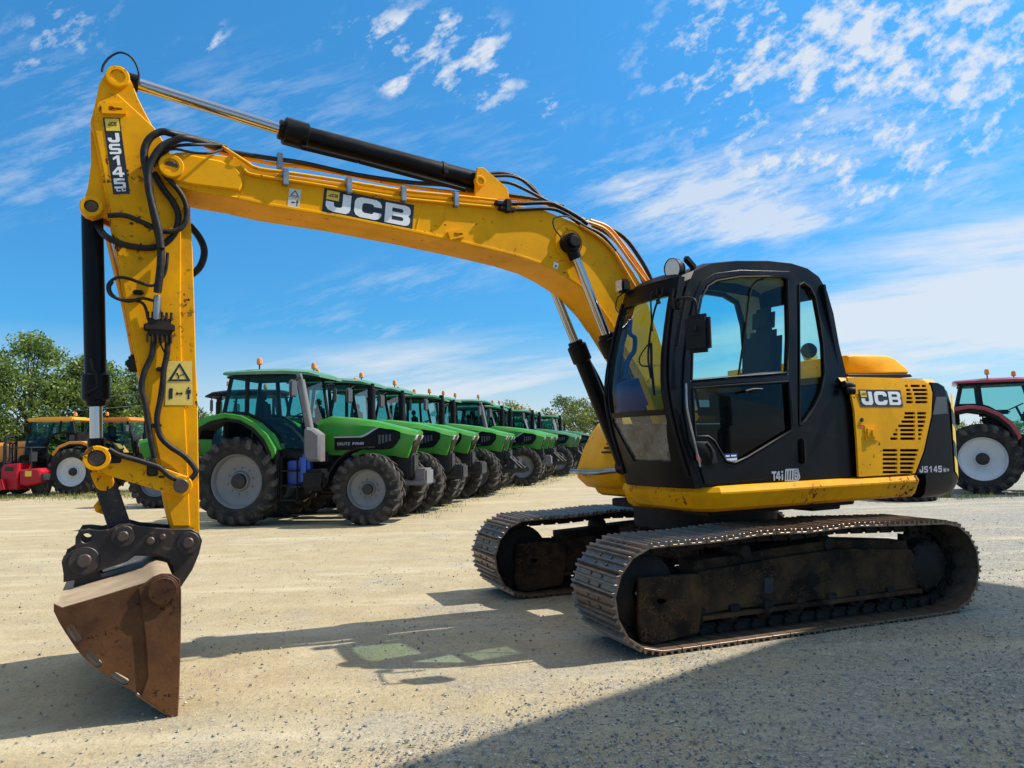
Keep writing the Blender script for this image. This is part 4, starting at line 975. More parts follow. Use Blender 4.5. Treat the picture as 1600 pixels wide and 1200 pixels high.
    def pil(p,q,r,mb): mb.tube([p,((p[0]+q[0])/2,(p[1]+q[1])/2,(p[2]+q[2])/2),q],r,6,2)
    zr=3.16-drop if not boxy else 2.78
    zd=1.55 if not boxy else 1.5
    mb=MB()
    for sd in (-1,1):
        pil((1.40,sd*.62,zd),(1.30,sd*.66,2.2),.045,mb); pil((1.30,sd*.66,2.2),(1.14,sd*yt,zr),.04,mb)
        pil((.06,sd*yb,2.3),(.03,sd*yt,zr),.05,mb)
        pil((-.50,sd*.74,2.3),(-.36,sd*.66,zr),.045,mb)
        mb.tube([(1.40,sd*.64,zd),(.82,sd*.80,zd),(.62,sd*.82,1.90),(.30,sd*.82,2.22),(.0,sd*.80,2.34),(-.5,sd*.74,2.36)],.04,6,3)
        mb.box((1.0,sd*.60,1.45),(.95,.5,.16),.03)
    mb.box((1.40,0,1.72),(.08,1.24,.55),.03).box((-.5,0,2.1),(.10,1.4,.55),.03)
    cabf=mb.build('cab_frame',BPL,t)
    for sd in (-1,1):
        P=lambda x,y,tt:(x,sd*(yb-.02-(y-2.3)*.09+tt),y)
        MB().flat([(1.36,zd+.03),(1.28,2.2),(1.13,zr),(.06,zr),(.08,2.36),(.34,2.22),(.64,1.92),(.84,zd+.03)],0,(),P).build('door_window',TGL,cabf,ang=0)
        MB().flat([(.02,2.36),(.02,zr),(-.34,zr),(-.48,2.38)],0,(),P).build('rear_side_window',TGL,cabf,ang=0)
    MB().flat([(-.60,2.0),(.60,2.0),(.68,zr),(-.68,zr)],0,(),lambda x,y,tt:(1.34-(y-2.0)*.165,x,y)).build('windscreen',TGL,cabf,ang=0)
    MB().flat([(-.66,2.36),(.66,2.36),(.62,zr),(-.62,zr)],0,(),lambda x,y,tt:(-.48+(y-2.36)*.16,x,y)).build('rear_window',TGL,cabf,ang=0)
    # roof
    if not boxy:
        R_s=[]
        for x,hw,z,th in ((-.56,.60,3.20,.07),(-.50,.78,3.19,.09),(.2,.81,3.18,.13),(.9,.81,3.17,.13),(1.40,.78,3.13,.12),(1.62,.66,3.09,.07)):
            z-=drop
            R_s.append([(x,-hw,z),(x,-hw,z+th*.5),(x,-hw*.86,z+th*.92),(x,-hw*.4,z+th),(x,hw*.4,z+th),(x,hw*.86,z+th*.92),(x,hw,z+th*.5),(x,hw,z)])
        rf=MB().loft(R_s).build('roof',roofm,t,ang=40)
        mb=MB().box((.5,0,3.14-drop),(1.9,1.5,.05),.02)
        for y in (-.55,-.35,.35,.55): mb.box((1.52,y,3.12-drop),(.10,.13,.09),.03)
        mb.build('roof_lining',BPL,rf)
    else:
        rf=MB().box((.42,0,zr+.06),(1.75,1.62,.15),.05).box((.42,0,zr+.14),(1.3,1.2,.05),.02).build('roof',roofm,t)
        zz=zr
    for x,y in ((.25,-.62),(.95,.66)):
        zb=(3.30-drop if not boxy else zr+.13)
        b=MB().cyl((x,y,zb-.02),(x,y,zb+.12),.016,8).build('beacon_stalk',BPL,rf); MB().lathe([(0,.045),(.02,.062),(.10,.06),(.14,.045),(.155,0)],(x,y,zb+.10),(0,0,1),14).build('beacon',AMB,rf)
        if boxy: break
    # fenders
    for sd in (-1,1):
        fp=[(-.98,1.98),(-.90,2.16),(-.62,2.29),(-.25,2.35),(.12,2.29),(.45,2.12),(.70,1.88),(.86,1.60),(.88,1.48)]
        if boxy: fp=[(-.85,1.70),(-.7,1.88),(-.35,2.0),(.1,2.0),(.5,1.85),(.75,1.55)]
        inr=[(x*.91,z-.10) for x,z in fp]
        y0,y1=(.80,1.18) if not boxy else (.72,1.12)
        sh_=lambda L:[(x+rax,z) for x,z in L]
        f=MB().plate(sh_(fp+inr[::-1]),min(sd*y0,sd*y1),max(sd*y0,sd*y1),(),.012).build('fender',body,t,ang=40)
        o2=[(x*.93,z-.06) for x,z in fp]; i2=[(x*.85,z-.17) for x,z in fp]
        MB().plate(sh_(o2+i2[::-1]),min(sd*.60,sd*(y1-.02)),max(sd*.60,sd*(y1-.02)),(),.008).build('fender_lining',BPL,f,ang=40)
    # wheels
    RR,RF=(.93,.73) if not boxy else (.88,.62)
    ax=2.80 if not boxy else 2.62
    for sd in (-1,1):
        wheel(t,rax,sd*.90,RR,.60,RR*.60,sd,rimm); wheel(t,ax,sd*.93,RF,.50 if not boxy else .38,RF*.54,sd,rimm)
        mg=[(ax+.86*math.cos(a),RF+.86*math.sin(a)) for a in [R_(x) for x in (172,155,138,120,102,86)]]; mg2=[(ax+.83*math.cos(a),RF+.83*math.sin(a)) for a in [R_(x) for x in (172,155,138,120,102,86)]]
        if not boxy: MB().plate(mg+mg2[::-1],min(sd*.70,sd*1.14),max(sd*.70,sd*1.14),(),.006).build('mudguard',BPL,t,ang=40)
    # exhaust on the right front pillar, steps, tank
    mb=MB()
    if exhaust=='slant':
        mb.cyl((1.46,-.78,1.98),(1.27,-.80,3.02),.085,14).cyl((1.27,-.80,3.02),(1.24,-.83,3.15),.06,12); mb.plate([(1.40,1.30),(1.76,1.30),(1.76,1.86),(1.60,1.98),(1.46,2.02),(1.40,1.96)],-.98,-.64,(),.06)
    elif exhaust=='upright':
        mb.cyl((1.62,-.56,1.9),(1.62,-.56,3.02),.095,16); mb.cyl((1.62,-.56,3.0),(1.62,-.56,3.14),.075,14); mb.lathe([(0,.10),(.06,.13),(.5,.13),(.56,.10)],(1.62,-.56,1.62),(0,0,1),16)
    else:
        mb.cyl((1.75,-.50,1.7),(1.75,-.50,2.75),.05,12); mb.cyl((1.75,-.50,1.8),(1.75,-.50,2.3),.085,14)
    mb.build('exhaust',EXH if exhaust=='slant' else BPL,t)
    for sd in (-1,1):
        mb=MB()
        for z in (.52,.82,1.12): mb.box((1.14,sd*1.0,z),(.34,.26,.035),.01)
        for x in (.97,1.31): mb.box((x,sd*1.06,.95),(.03,.06,.95),.01)
        mb.box((.88,sd*.92,1.08),(.10,.40,.95),.03).build('steps',BPL,t)
        mb=MB().box((1.62,sd*.80,.92),(.52,.5,.44),.07).build('fuel_tank',BPL if not boxy else DRK,t)
    if not boxy:
        MB().box((1.42,-.86,1.14),(.22,.30,.62),.06).box((1.15,-.78,1.05),(.30,.2,.55),.03).build('fluid_tank',BLT,t)
    for sd in (-1,1):
        mb=MB().tube([(1.2,sd*.72,3.02),(1.30,sd*.9,3.06),(1.28,sd*1.12,3.0)],.016,6) if not boxy else MB().tube([(1.2,sd*.7,2.6),(1.3,sd*.95,2.62)],.014,6)
        m=mb.build('mirror_arm',BPL,t); MB().box((1.26,sd*1.16,2.82) if not boxy else (1.3,sd*1.0,2.48),(.08,.22,.36) if not boxy else (.05,.18,.26),.03,Matrix.Rotation(sd*.3,3,'Z')).build('mirror',GPL,m)
    # inside: seat, wheel
    mb=MB().box((.30,0,1.95),(.5,.5,.14),.05).box((.08,0,2.32),(.14,.48,.66),.06,Matrix.Rotation(-.12,3,'Y')).box((.02,0,2.74),(.1,.28,.2),.04).box((.3,0,1.72),(.36,.36,.4),.04).build('seat',SEA,t)
    mb=MB().lathe([(0,.19),(.015,.20),(.03,.19),(.015,.18)],(.90,0,2.28),(-.5,0,1),20,True).cyl((1.05,0,1.9),(.9,0,2.29),.03,8).box((1.12,0,2.0),(.25,.5,.3),.06).box((.45,-.42,2.15),(.55,.18,.12),.04).build('steering_console',BPL,t)
    # front linkage weight
    if not boxy: MB().box((3.72,0,.92),(.26,.62,.36),.04).box((3.62,.35,.8),(.5,.06,.1),.02).box((3.62,-.35,.8),(.5,.06,.1),.02).build('front_weight',EXH if exhaust=='slant' else DRK,t)
    else: MB().box((3.6,0,.95),(.22,.6,.4),.04).build('front_weight',DRK,t)
    if not boxy and drop>0: MB().box((3.85,.42,.75),(.75,.07,.14),.02).box((3.85,-.42,.75),(.75,.07,.14),.02).box((3.62,0,1.2),(.2,.5,.3),.04).cyl((3.7,.3,1.15),(4.1,.4,.78),.04,8).cyl((3.7,-.3,1.15),(4.1,-.4,.78),.04,8).build('front_linkage',DRK,t)
    return t
def place(t,x,y,deg,label,group=None,s=1):
    t.location=(x,y,0); t.rotation_euler=(0,0,R_(deg)); t.scale=(s,s,s)
    tag(t,label,'tractor',group)
GR='green tractors parked side by side'
T1=make_tractor('tractor',GRN,BLK,GRL,RIMG,'modern','slant','w')
place(T1,-5.616,16.9,-8,'nearest green tractor in the row, its whole side in view beside the yellow digger arm',GR)
T2=make_tractor('tractor',GRN,BLK,GRL,RIMG,'modern','upright','w')
T3=make_tractor('tractor',GRD,BLK,GRD,RIMG,'modern','upright','w',.12); T4=make_tractor('tractor',GRD,DRK,GRL,RIMG,'boxy','thin'); T5=make_tractor('tractor',GRN,BLK,GRD,RIMG,'modern','upright','w',.10)
nose=Vector((T1.location.x+3.68*math.cos(R_(-5)),T1.location.y+3.68*math.sin(R_(-5)),0))
ORD=['second','third','fourth','fifth','sixth','seventh','eighth','ninth','tenth','eleventh','twelfth','thirteenth','fourteenth']
SP=[2.45,4.9,7.6,10.0,12.9,15.2,17.4,20.2,22.6,25.9,28.6,32.0]
OFF=[.0,-.2,.05,-.35,.2,.05,-.15,.25,.1,-.6,.1,-.4]
for i,s in enumerate(SP):
    o={0:T2,2:T5,7:T3,9:T4}.get(i) or copy_tree({8:T3,10:T3,11:T4,4:T1,5:T5}.get(i,T2))
    ang=-9+[1.5,-3,2,-1,3,-2.5,1,0,-2,2,-3,1][i]; h=Vector((math.cos(R_(ang)),math.sin(R_(ang)),0))
    q=nose+Vector((.236,.972,0))*s+h*OFF[i]-h*3.68
    for w_ in KIDS(o):
        if w_.name.startswith('wheel') and w_.location.x>1: w_.rotation_euler=(0,random.uniform(0,6),R_([0,14,-10,0,8,-16,0,12,0,-9,0,6][i]))
    place(o,q.x,q.y,ang,ORD[i]+' green tractor in the row counting away from the nearest one',GR)
T0=copy_tree(T2); place(T0,-7.25,22.4,183,'green tractor with a dark roof facing left, half hidden behind the digger arm')
TO=make_tractor('tractor',ORG,DRK,OYL,RIMW,'boxy','thin')
place(TO,-17.0,29.2,181,'old orange tractor with white rims and yellow cab roof behind the red forklift')
TO2=make_tractor('tractor',ORG,DRK,ORG,RIMG,'boxy','thin')
place(TO2,-16.3,30.6,-4,'orange tractor with flat orange roof, seen between digger arm and bucket cylinder')
TR=make_tractor('tractor',MAR,BLK,MAR,RIMW,'modern','upright',None,.24)
d=-29; u=Vector((math.cos(R_(d)),math.sin(R_(d)),0)); l=Vector((-u.y,u.x,0))
p=Vector((12.25,19.82,0))+l*1.2; place(TR,p.x,p.y,d,'dark red tractor with large white rims at the right edge, beyond the counterweight')
TY=link('hidden_tractor_tyre',WH[(.73,.50,.73*.54)]); TY.location=(9.6,18.8,.24); TY.rotation_euler=(R_(90),0,0); tag(TY,'black tractor tyre lying flat on the gravel beneath the counterweight overhang','tyre')  # laid flat in place of a hidden tractor's wheel
for o in KIDS(T0):
    if o.name.startswith('roof'): o.data=o.data.copy(); o.data.materials[0]=BPL
# ------------------------------------------------------------------ truck-mounted forklift
FK=empty('forklift',(-18.0,28.0,0),R_(172)); tag(FK,'small red forklift with black mast and overhead guard, beside the orange tractor','forklift')
FK.scale=(.86,.86,.9)
# local X towards its forks (left in the photo)
mb=MB().plate([(-.10,.32),(-.14,1.38),(.52,1.34),(.66,1.2),(.70,.5),(.58,.32)],-.60,.60,(),.04).build('body',REDP,FK)
MB().plate([(-1.1,.62),(-1.12,1.02),(-.95,1.16),(-.10,1.12),(-.10,.5),(-.5,.45)],-.50,.50,(),.06).build('engine_cover',REDP,FK)
MB().box((-1.14,0,.80),(.10,.9,.30),.03).build('counterweight',DRK,FK); MB().box((.28,.605,1.15),(.4,.02,.16),.005).build('control_panel',DRK,FK)
for sd in (-1,1): MB().plate([(.3,.35),(.4,.75),(.8,.7),(1.9,.5),(2.0,.36),(1.9,.25),(.6,.28)],min(sd*.62,sd*.9),max(sd*.62,sd*.9),(),.03).build('outrigger',REDP,FK)
for x,y,r in ((1.85,-.76,.32),(1.85,.76,.32),(-.75,0,.42)):
    o=MB().lathe([(-.12,r*.55),(-.14,r*.8),(-.12,r*.97),(0,r),(.12,r*.97),(.14,r*.8),(.12,r*.55)],(x,y,r),(0,1,0),24).build('wheel',TYRE,FK); MB().cyl((x,y-.1,r),(x,y+.1,r),r*.56,16).build('rim',DRK,o)
mb=MB()
for y in (-.28,.28): mb.box((.75,y,1.45),(.10,.08,2.1),.01).box((.87,y*.8,1.3),(.07,.06,1.8),.01)
for z in (.6,1.4,2.2,2.45): mb.box((.78,0,z),(.07,.6,.08),.01)
mb.cyl((.80,0,.5),(.80,0,2.2),.04,10).build('mast',DRK,FK)
mb=MB()
for y in (-.3,.3): mb.box((1.35,y,.42),(1.0,.10,.04),.008)
mb.box((.93,0,.65),(.05,.8,.08),.01).box((.93,0,.95),(.05,.8,.08),.01).build('forks',DRK,FK)
mb=MB()
for x in (-.65,.35):
    for y in (-.46,.46): mb.tube([(x,y,1.1),(x*.95,y,2.0)],.028,6,0)
for y in (-.46,.46): mb.tube([(-.62,y,2.0),(.34,y,2.0)],.028,6,0)
for k in range(6): mb.tube([(-.6+.19*k,-.46,2.0),(-.6+.19*k,.46,2.0)],.018,6,0)
mb.build('overhead_guard',DRK,FK)
MB().box((-.2,.1,1.40),(.4,.42,.1),.04).box((-.42,.1,1.62),(.1,.42,.45),.04).build('seat',SEA,FK)
MB().box((-.55,.505,.95),(.30,.02,.22),.005).build('sticker',YLD,FK)
# ------------------------------------------------------------------ trees
def leafmat(name,c0,c1):
    m,t,out=nt(name); g=N(t,'NewGeometry'); c=ramp(t,g.outputs['Random Per Island'],0,1,tuple(c0)+(1,),tuple(c1)+(1,))
    b=N(t,'BsdfPrincipled'); b.inputs['Roughness'].default_value=.55; t.links.new(c,b.inputs['Base Color'])
    tr=N(t,'BsdfTranslucent'); t.links.new(mixc(t,.5,c,(.25,.35,.03)),tr.inputs[0]); mx=N(t,'MixShader'); mx.inputs[0].default_value=.3
    t.links.new(b.outputs[0],mx.inputs[1]); t.links.new(tr.outputs[0],mx.inputs[2]); t.links.new(mx.outputs[0],out.inputs[0]); return m
LF1=leafmat('ash_leaves',(.03,.075,.012),(.21,.28,.055)); LF2=leafmat('dark_leaves',(.02,.05,.01),(.075,.14,.025)); LF3=leafmat('olive_leaves',(.07,.10,.02),(.22,.24,.06))
BARK=M('bark',(.07,.055,.04),.9,var=.4,vs=6,bump=.4,bs=20)
def tree(name,loc,hgt,rad,base,nclump,leaf,lm,label,seed,group=None):
    r=np.random.default_rng(seed); t=empty(name,loc,r.uniform(0,6)); tag(t,label,'tree',group)
    tk=MB(); tk.lathe([(0,.045*hgt*.6),(.1*hgt,.03*hgt*.7),(.55*hgt,.012*hgt),(.8*hgt,.004*hgt)],(0,0,-.1),(0,0,1),10)
    cl=[]
    for i in range(nclump):
        z=base+(hgt-base)*r.beta(1.5,1.35); f=(z-base)/(hgt-base); env=rad*(math.sin(math.pi*min(1,(.10+f*.90)))**.6)*(1.05-.35*f)
        a=r.uniform(0,2*math.pi); rr=env*math.sqrt(r.uniform(.08,1)); c=Vector((rr*math.cos(a),rr*math.sin(a),z)); cl.append((c,r.uniform(.35,.85)*rad*.30))
    for c,s in cl[::4]:
        z0=max(.12*hgt,c.z*.55-.1); tk.tube([(0,0,z0),(c.x*.35,c.y*.35,z0+(c.z-z0)*.45),(c.x,c.y,c.z)],.012*hgt*.35,5,2)
    tk.build('trunk',BARK,t,ang=60)
    V_=[];Fc=[]
    for c,s in cl:
        n=int((3.4 if rad<4.5 else 1.8)*leaf*s/(rad*.18))
        for _ in range(max(n,8)):
            d=r.normal(size=3); d/=np.linalg.norm(d)+1e-6; p=np.array(c)+d*s*(r.uniform(.25,1.0)**.5)*np.array([1,1,.8])
            u=r.normal(size=3);u/=np.linalg.norm(u); w=np.cross(u,r.normal(size=3));w/=np.linalg.norm(w)+1e-6
            L=(r.uniform(.06,.125)*(rad/3)**.8 if rad<4.5 else r.uniform(.12,.24)*(rad/5)**.9); k=len(V_)
            V_+= [tuple(p-u*L),tuple(p+w*L*.45),tuple(p+u*L),tuple(p-w*L*.45)]; Fc.append((k,k+1,k+2,k+3))
    me=bpy.data.meshes.new('crown'); me.from_pydata(V_,[],Fc); me.materials.append(lm); link('crown',me,t); return t
def gp(px,d): return Vector(((px-800)/F*d,d,0))
tree('broadleaf_tree',gp(45,46),8.7,4.3,1.4,105,42,LF1,'tall loose broadleaf tree at the left edge behind the old orange tractor',1)
tree('broadleaf_tree',gp(-50,44),7.0,3.6,.5,90,40,LF1,'broadleaf tree cut by the left edge of the photo',2)
tree('broadleaf_tree',gp(140,48),7.3,4.0,.4,130,42,LF1,'rounded leafy tree directly behind the bucket cylinder',3)
tree('broadleaf_tree',gp(215,50),6.9,4.0,.3,130,42,LF1,'lower leafy tree seen between the bucket cylinder and the digger arm',4)
tree('broadleaf_tree',gp(285,56),5.0,3.4,.4,90,40,LF2,'low dark tree hidden mostly behind the digger arm',5)
for i,(px,d,h_,lab) in enumerate(((10,52,3.4,'dark bush at the left edge under the tall broadleaf tree'),(95,53,3.4,'dark bush behind the yellow cab roof of the old orange tractor'),(180,54,3.2,'dark bush behind the flat orange cab roof'),(250,54,3.2,'dark bush in the gap beside the digger arm'))):
    tree('bush',gp(px,d),h_,3.3,.1,80,40,LF2,lab,20+i,'hedge bushes under the trees at the left')
far=[(745,120,6.5,6,LF3,'small pale tree beyond the row, over the fifth tractor roof'),(795,112,7.6,5.0,LF3,'pale olive tree standing left of the gap over the green row'),(880,135,9.5,6.0,LF2,'dark tree at the left end of the far clump'),(905,118,8.2,6.0,LF3,'olive tree in the middle of the far clump beside the boom cylinder'),(945,115,8.5,6.0,LF3,'olive tree behind the far boom cylinder'),(990,120,8,6,LF3,'olive tree behind the cab windscreen'),(840,150,4.5,6,LF2,'low dark tree in the gap of the far clump'),(700,140,5,7,LF2,'low dark tree hidden behind the tractor row')]
for i,(px,d,h_,r_,lm,lab) in enumerate(far): tree('broadleaf_tree',gp(px,d),h_,r_,.5,70,30,lm,lab,40+i)
for i,px in enumerate((1040,1110,1180,1250,1330,1410,1480,1550,1620,560,630,330,420,490)):
    tree('broadleaf_tree',gp(px,190+10*(i%3)),4.4+.6*(i%3),8,.3,50,24,LF2 if i%2 else LF3,['low tree on the far field edge behind the machine'][0],70+i,'low trees along the far field edge')
# overhead line by the hedge
mb=MB()
for z in (4.6,3.9): mb.tube([(-60,45,z+.5),(-40,45.2,z-.1),(-30,45.4,z),(-21.5,45.6,z+.5)],.02,4,6)
pl_=MB().cyl((-60,45,0),(-60,45,5.6),.13,10,r1=.1).cyl((-21.5,45.6,0),(-21.5,45.6,5.2),.13,10,r1=.1).build('overhead_power_line',BARK); tag(pl_,'thin overhead power line running in front of the trees at the left','power line'); mb.build('cable',STL,pl_,ang=60)
fp=MB().cyl((-22.3,35.5,0),(-22.3,35.5,1.55),.07,8).build('fence_post',STL); tag(fp,'pale fence post at the left edge behind the orange tractor','post')
# ------------------------------------------------------------------ unseen shed inferred from its shadow, its open pale form made up for fill
SHD=empty('unseen_canopy',(0,0,0)); tag(SHD,'tall open canopy on steel posts whose roof shades the gravel at the lower right','canopy')
e1=Vector((-.613,3.893,0));e3=Vector((6.223,9.402,0)); dd=(e3-e1).normalized(); nl=Vector((-dd.y,dd.x,0))
SUN=Vector((.8575,.2153,1.0)); HE=8.5; sh=-(SUN*HE); sh.z=0; q=e1-nl*(sh.dot(nl))
def sq(t,n,z): v=q+dd*t-nl*n; return (v.x,v.y,z)
CLAD=M('roof_cladding',(.7,.7,.68),.6,.2,var=.1); CONC=M('shed_concrete',(.35,.34,.32),.85,var=.1)
mb=MB().loft([[sq(-4,0,HE),sq(-4,0,HE+.12),sq(-4,4.2,HE+.5),sq(-4,4.2,HE+.38)],[sq(14,0,HE),sq(14,0,HE+.12),sq(14,4.2,HE+.5),sq(14,4.2,HE+.38)]]).build('roof',CLAD,SHD)
for t_ in (-3.8,2,8,13.8): MB().cyl(sq(t_,4.0,0),sq(t_,4.0,HE+.37),.12,10).build('post',STL,SHD)
# ------------------------------------------------------------------ ground
def axis(lo,hi,st,far):
    a=list(np.arange(lo,hi+1e-6,st)); s=st; x=a[-1]
    while x<far: s*=1.35; x+=s; a.append(x)
    s=st; x=a[0]
    while x>-far: s*=1.35; x-=s; a.insert(0,x)
    return a
xs=axis(-7,9,.09,900); ys=axis(2.4,14,.09,900); nx,ny=len(xs),len(ys)
vs=[]
for y in ys:
    for x in xs:
        k=max(0,1-max(0,abs(x-1)-8)/3)*max(0,1-max(0,abs(y-8)-6)/3)
        z=(noise.noise((x*1.1,y*1.1,0))*.010+noise.noise((x*4,y*4,3))*.006+noise.noise((x*9,y*9,7))*.004-.006)*k if k>0 else 0
        vs.append((x,y,z))
fs=[(j*nx+i,j*nx+i+1,(j+1)*nx+i+1,(j+1)*nx+i) for j in range(ny-1) for i in range(nx-1)]
m,t,out=nt('sandy_gravel'); b=N(t,'BsdfPrincipled'); t.links.new(b.outputs[0],out.inputs[0]); b.inputs['Roughness'].default_value=.93; b.inputs['Specular IOR Level'].default_value=.25
tc=N(t,'TexCoord').outputs['Object']; sx=N(t,'SeparateXYZ'); t.links.new(tc,sx.inputs[0])
big=noise_n(t,tc,.35,5,.6); mid=noise_n(t,tc,2.2,5,.68); fin=noise_n(t,tc,26,4,.75); vf=noise_n(t,tc,75,3,.75)
c=mixc(t,ramp(t,mid,.32,.72),(.345,.273,.155),(.47,.39,.245))
c=mixc(t,mathn(t,'MULTIPLY',ramp(t,big,.42,.68),.55),c,(.42,.325,.18))
# grey stone chippings, denser towards the right
gx=mathn(t,'ADD',mathn(t,'MULTIPLY',sx.outputs[0],.075),mathn(t,'ADD',mathn(t,'MULTIPLY',sx.outputs[1],-.018),.42),True)
gm=mathn(t,'MULTIPLY',ramp(t,mathn(t,'ADD',mathn(t,'MULTIPLY',gx,.42),mathn(t,'MULTIPLY',noise_n(t,tc,.9,5,.7),.75)),.44,.72),.9)
c=mixc(t,gm,c,(.30,.295,.265))
vo=N(t,'TexVoronoi'); vo.inputs['Scale'].default_value=42; t.links.new(tc,vo.inputs['Vector'])
hs=N(t,'SeparateColor'); t.links.new(vo.outputs['Color'],hs.inputs[0])
st=mathn(t,'MULTIPLY',ramp(t,vo.outputs['Distance'],.30,.42,(1,1,1,1),(0,0,0,1)),ramp(t,hs.outputs[0],.70,.72)); 
sc=mixc(t,hs.outputs[1],(.12,.125,.13),(.50,.47,.40))
stm=mathn(t,'MULTIPLY',st,mathn(t,'ADD',mathn(t,'MULTIPLY',gm,.55),.22)); c=mixc(t,stm,c,sc)
c=mixc(t,ramp(t,fin,.30,.56),mixc(t,mathn(t,'ADD',mathn(t,'MULTIPLY',gm,.3),.34),c,(.12,.105,.08)),c)
c=mixc(t,ramp(t,vf,.32,.54),mixc(t,mathn(t,'ADD',mathn(t,'MULTIPLY',gm,.35),.26),c,(.10,.095,.08)),c)
vg=N(t,'TexVoronoi'); vg.inputs['Scale'].default_value=75; t.links.new(tc,vg.inputs['Vector']); hg=N(t,'SeparateColor'); t.links.new(vg.outputs['Color'],hg.inputs[0])
vg2=N(t,'TexVoronoi'); vg2.inputs['Scale'].default_value=30; t.links.new(tc,vg2.inputs['Vector']); hg2=N(t,'SeparateColor'); t.links.new(vg2.outputs['Color'],hg2.inputs[0])
gs=mathn(t,'ADD',mathn(t,'MULTIPLY',hg.outputs[0],.6),mathn(t,'MULTIPLY',hg2.outputs[1],.4))
gcol=mixc(t,1.0,c,ramp(t,gs,.12,.88,(.45,.46,.48,1),(1.5,1.48,1.45,1)),'MULTIPLY')
c=mixc(t,mathn(t,'ADD',mathn(t,'MULTIPLY',gm,.85),.08),c,gcol)
# wheel tracks worn across the yard and damp, darker patches
mp=N(t,'Mapping'); mp.inputs['Rotation'].default_value=(0,0,.55); mp.inputs['Scale'].default_value=(.16,1.7,1); t.links.new(tc,mp.inputs[0])
rut=ramp(t,noise_n(t,mp.outputs[0],1.0,4,.62),.50,.68); c=mixc(t,mathn(t,'MULTIPLY',rut,.42),c,(.33,.30,.235))
mp2=N(t,'Mapping'); mp2.inputs['Rotation'].default_value=(0,0,-.25); mp2.inputs['Scale'].default_value=(.22,1.3,1); t.links.new(tc,mp2.inputs[0])
rut2=ramp(t,noise_n(t,mp2.outputs[0],1.0,4,.65),.52,.70); c=mixc(t,mathn(t,'MULTIPLY',rut2,.40),c,(.62,.55,.39))
dmp=ramp(t,noise_n(t,tc,1.4,4,.7),.60,.74); c=mixc(t,mathn(t,'MULTIPLY',dmp,.30),c,(.20,.165,.105))

t.links.new(c,b.inputs['Base Color'])
bn=N(t,'Bump'); bn.inputs['Strength'].default_value=.7; bn.inputs['Distance'].default_value=.02
hh=mathn(t,'ADD',mathn(t,'MULTIPLY',fin,.7),mathn(t,'ADD',mathn(t,'MULTIPLY',vf,.35),mathn(t,'MULTIPLY',stm,.5))); t.links.new(hh,bn.inputs['Height']); t.links.new(bn.outputs[0],b.inputs['Normal'])
me=bpy.data.meshes.new('ground'); me.from_pydata(vs,[],fs); me.materials.append(m); me.polygons.foreach_set('use_smooth',[True]*len(me.polygons))
tag(link('ground',me),kind='structure')
# loose stones
def stones(name,n,mt,dens,s0,s1,label):
    V_=[];Fc=[]; base=np.array([(1,0,0),(-1,0,0),(0,1,0),(0,-1,0),(0,0,1),(0,0,-1)],float); tri=[(0,2,4),(2,1,4),(1,3,4),(3,0,4),(2,0,5),(1,2,5),(3,1,5),(0,3,5)]
    k=0
    while k<n:
        y=3.2+12*rng.random()**2.0; x=(rng.random()*2-1)*y*.74
        if rng.random()>dens(x,y): continue
        k+=1; s=s0*(s1/s0)**(rng.random()**2.6); A_=rng.normal(size=(3,3)); Q,_=np.linalg.qr(A_)
        P=(base*rng.uniform(.55,1.15,(6,1)))@np.diag(rng.uniform(.6,1.2,3))@Q; P[:,2]*=.65; P=P*s+np.array([x,y,s*.15]); o=len(V_); V_+=[tuple(p) for p in P]; Fc+=[tuple(i+o for i in f) for f in tri]
    me=bpy.data.meshes.new(name); me.from_pydata(V_,[],Fc); me.materials.append(mt); return tag(link(name,me),label,'stones',kind='stuff')
m,t,out=nt('stone_chips'); b=N(t,'BsdfPrincipled'); b.inputs['Roughness'].default_value=.8; t.links.new(b.outputs[0],out.inputs[0])
g=N(t,'NewGeometry'); r=N(t,'ValToRGB'); e=r.color_ramp.elements; e[0].color=(.11,.115,.12,1); e[1].color=(.52,.48,.40,1); x_=e.new(.5); x_.color=(.25,.25,.24,1); x_=e.new(.8); x_.color=(.36,.34,.30,1)
t.links.new(g.outputs['Random Per Island'],r.inputs['Fac']); t.links.new(r.outputs['Color'],b.inputs['Base Color'])
line=lambda x,y:(x-e1.x)*(-nl.x)+(y-e1.y)*(-nl.y)
stones('loose_gravel',34000,m,lambda x,y:(.22 if line(x,y)<-.3 else 1.)*(.5+1.3*max(0,noise.noise((x*.8,y*.8,5))+.25)),.004,.017,'small grey stones lying loose over the yard')
# grass
m2=leafmat('yard_grass',(.10,.13,.025),(.30,.27,.09))
V_=[];Fc=[]
def tuft(x,y,n,h,sp_2):
    for _ in range(n):
        px=x+rng.normal()*sp_2;py=y+rng.normal()*sp_2; a=rng.uniform(0,6.28); w=.006+.004*rng.random()*(y/20); hh=h*rng.uniform(.4,1.2); lx,ly=rng.normal()*hh*.4,rng.normal()*hh*.4; k=len(V_)
        V_.extend([(px-w*math.cos(a),py-w*math.sin(a),0),(px+w*math.cos(a),py+w*math.sin(a),0),(px+lx,py+ly,hh)]); Fc.append((k,k+1,k+2))
for _ in range(900): tuft(rng.uniform(-25,-10),27.0+abs(rng.normal())*2.2-rng.random()*2,7,.16,.25)
for _ in range(260):
    s=rng.uniform(0,30); q2=nose+Vector((.236,.972,0))*s+Vector((-.6+rng.normal()*.5,0,0)); tuft(q2.x,q2.y,6,.12,.15)
for _ in range(26): tuft(rng.uniform(10.2,12.6),19+rng.normal()*.25,8,.16,.12)
tuft(10.9,19.3,70,.42,.10)
me=bpy.data.meshes.new('yard_grass'); me.from_pydata(V_,[],Fc); me.materials.append(m2); tag(link('yard_grass',me),'short dry grass growing along the parked machines','grass',kind='stuff')
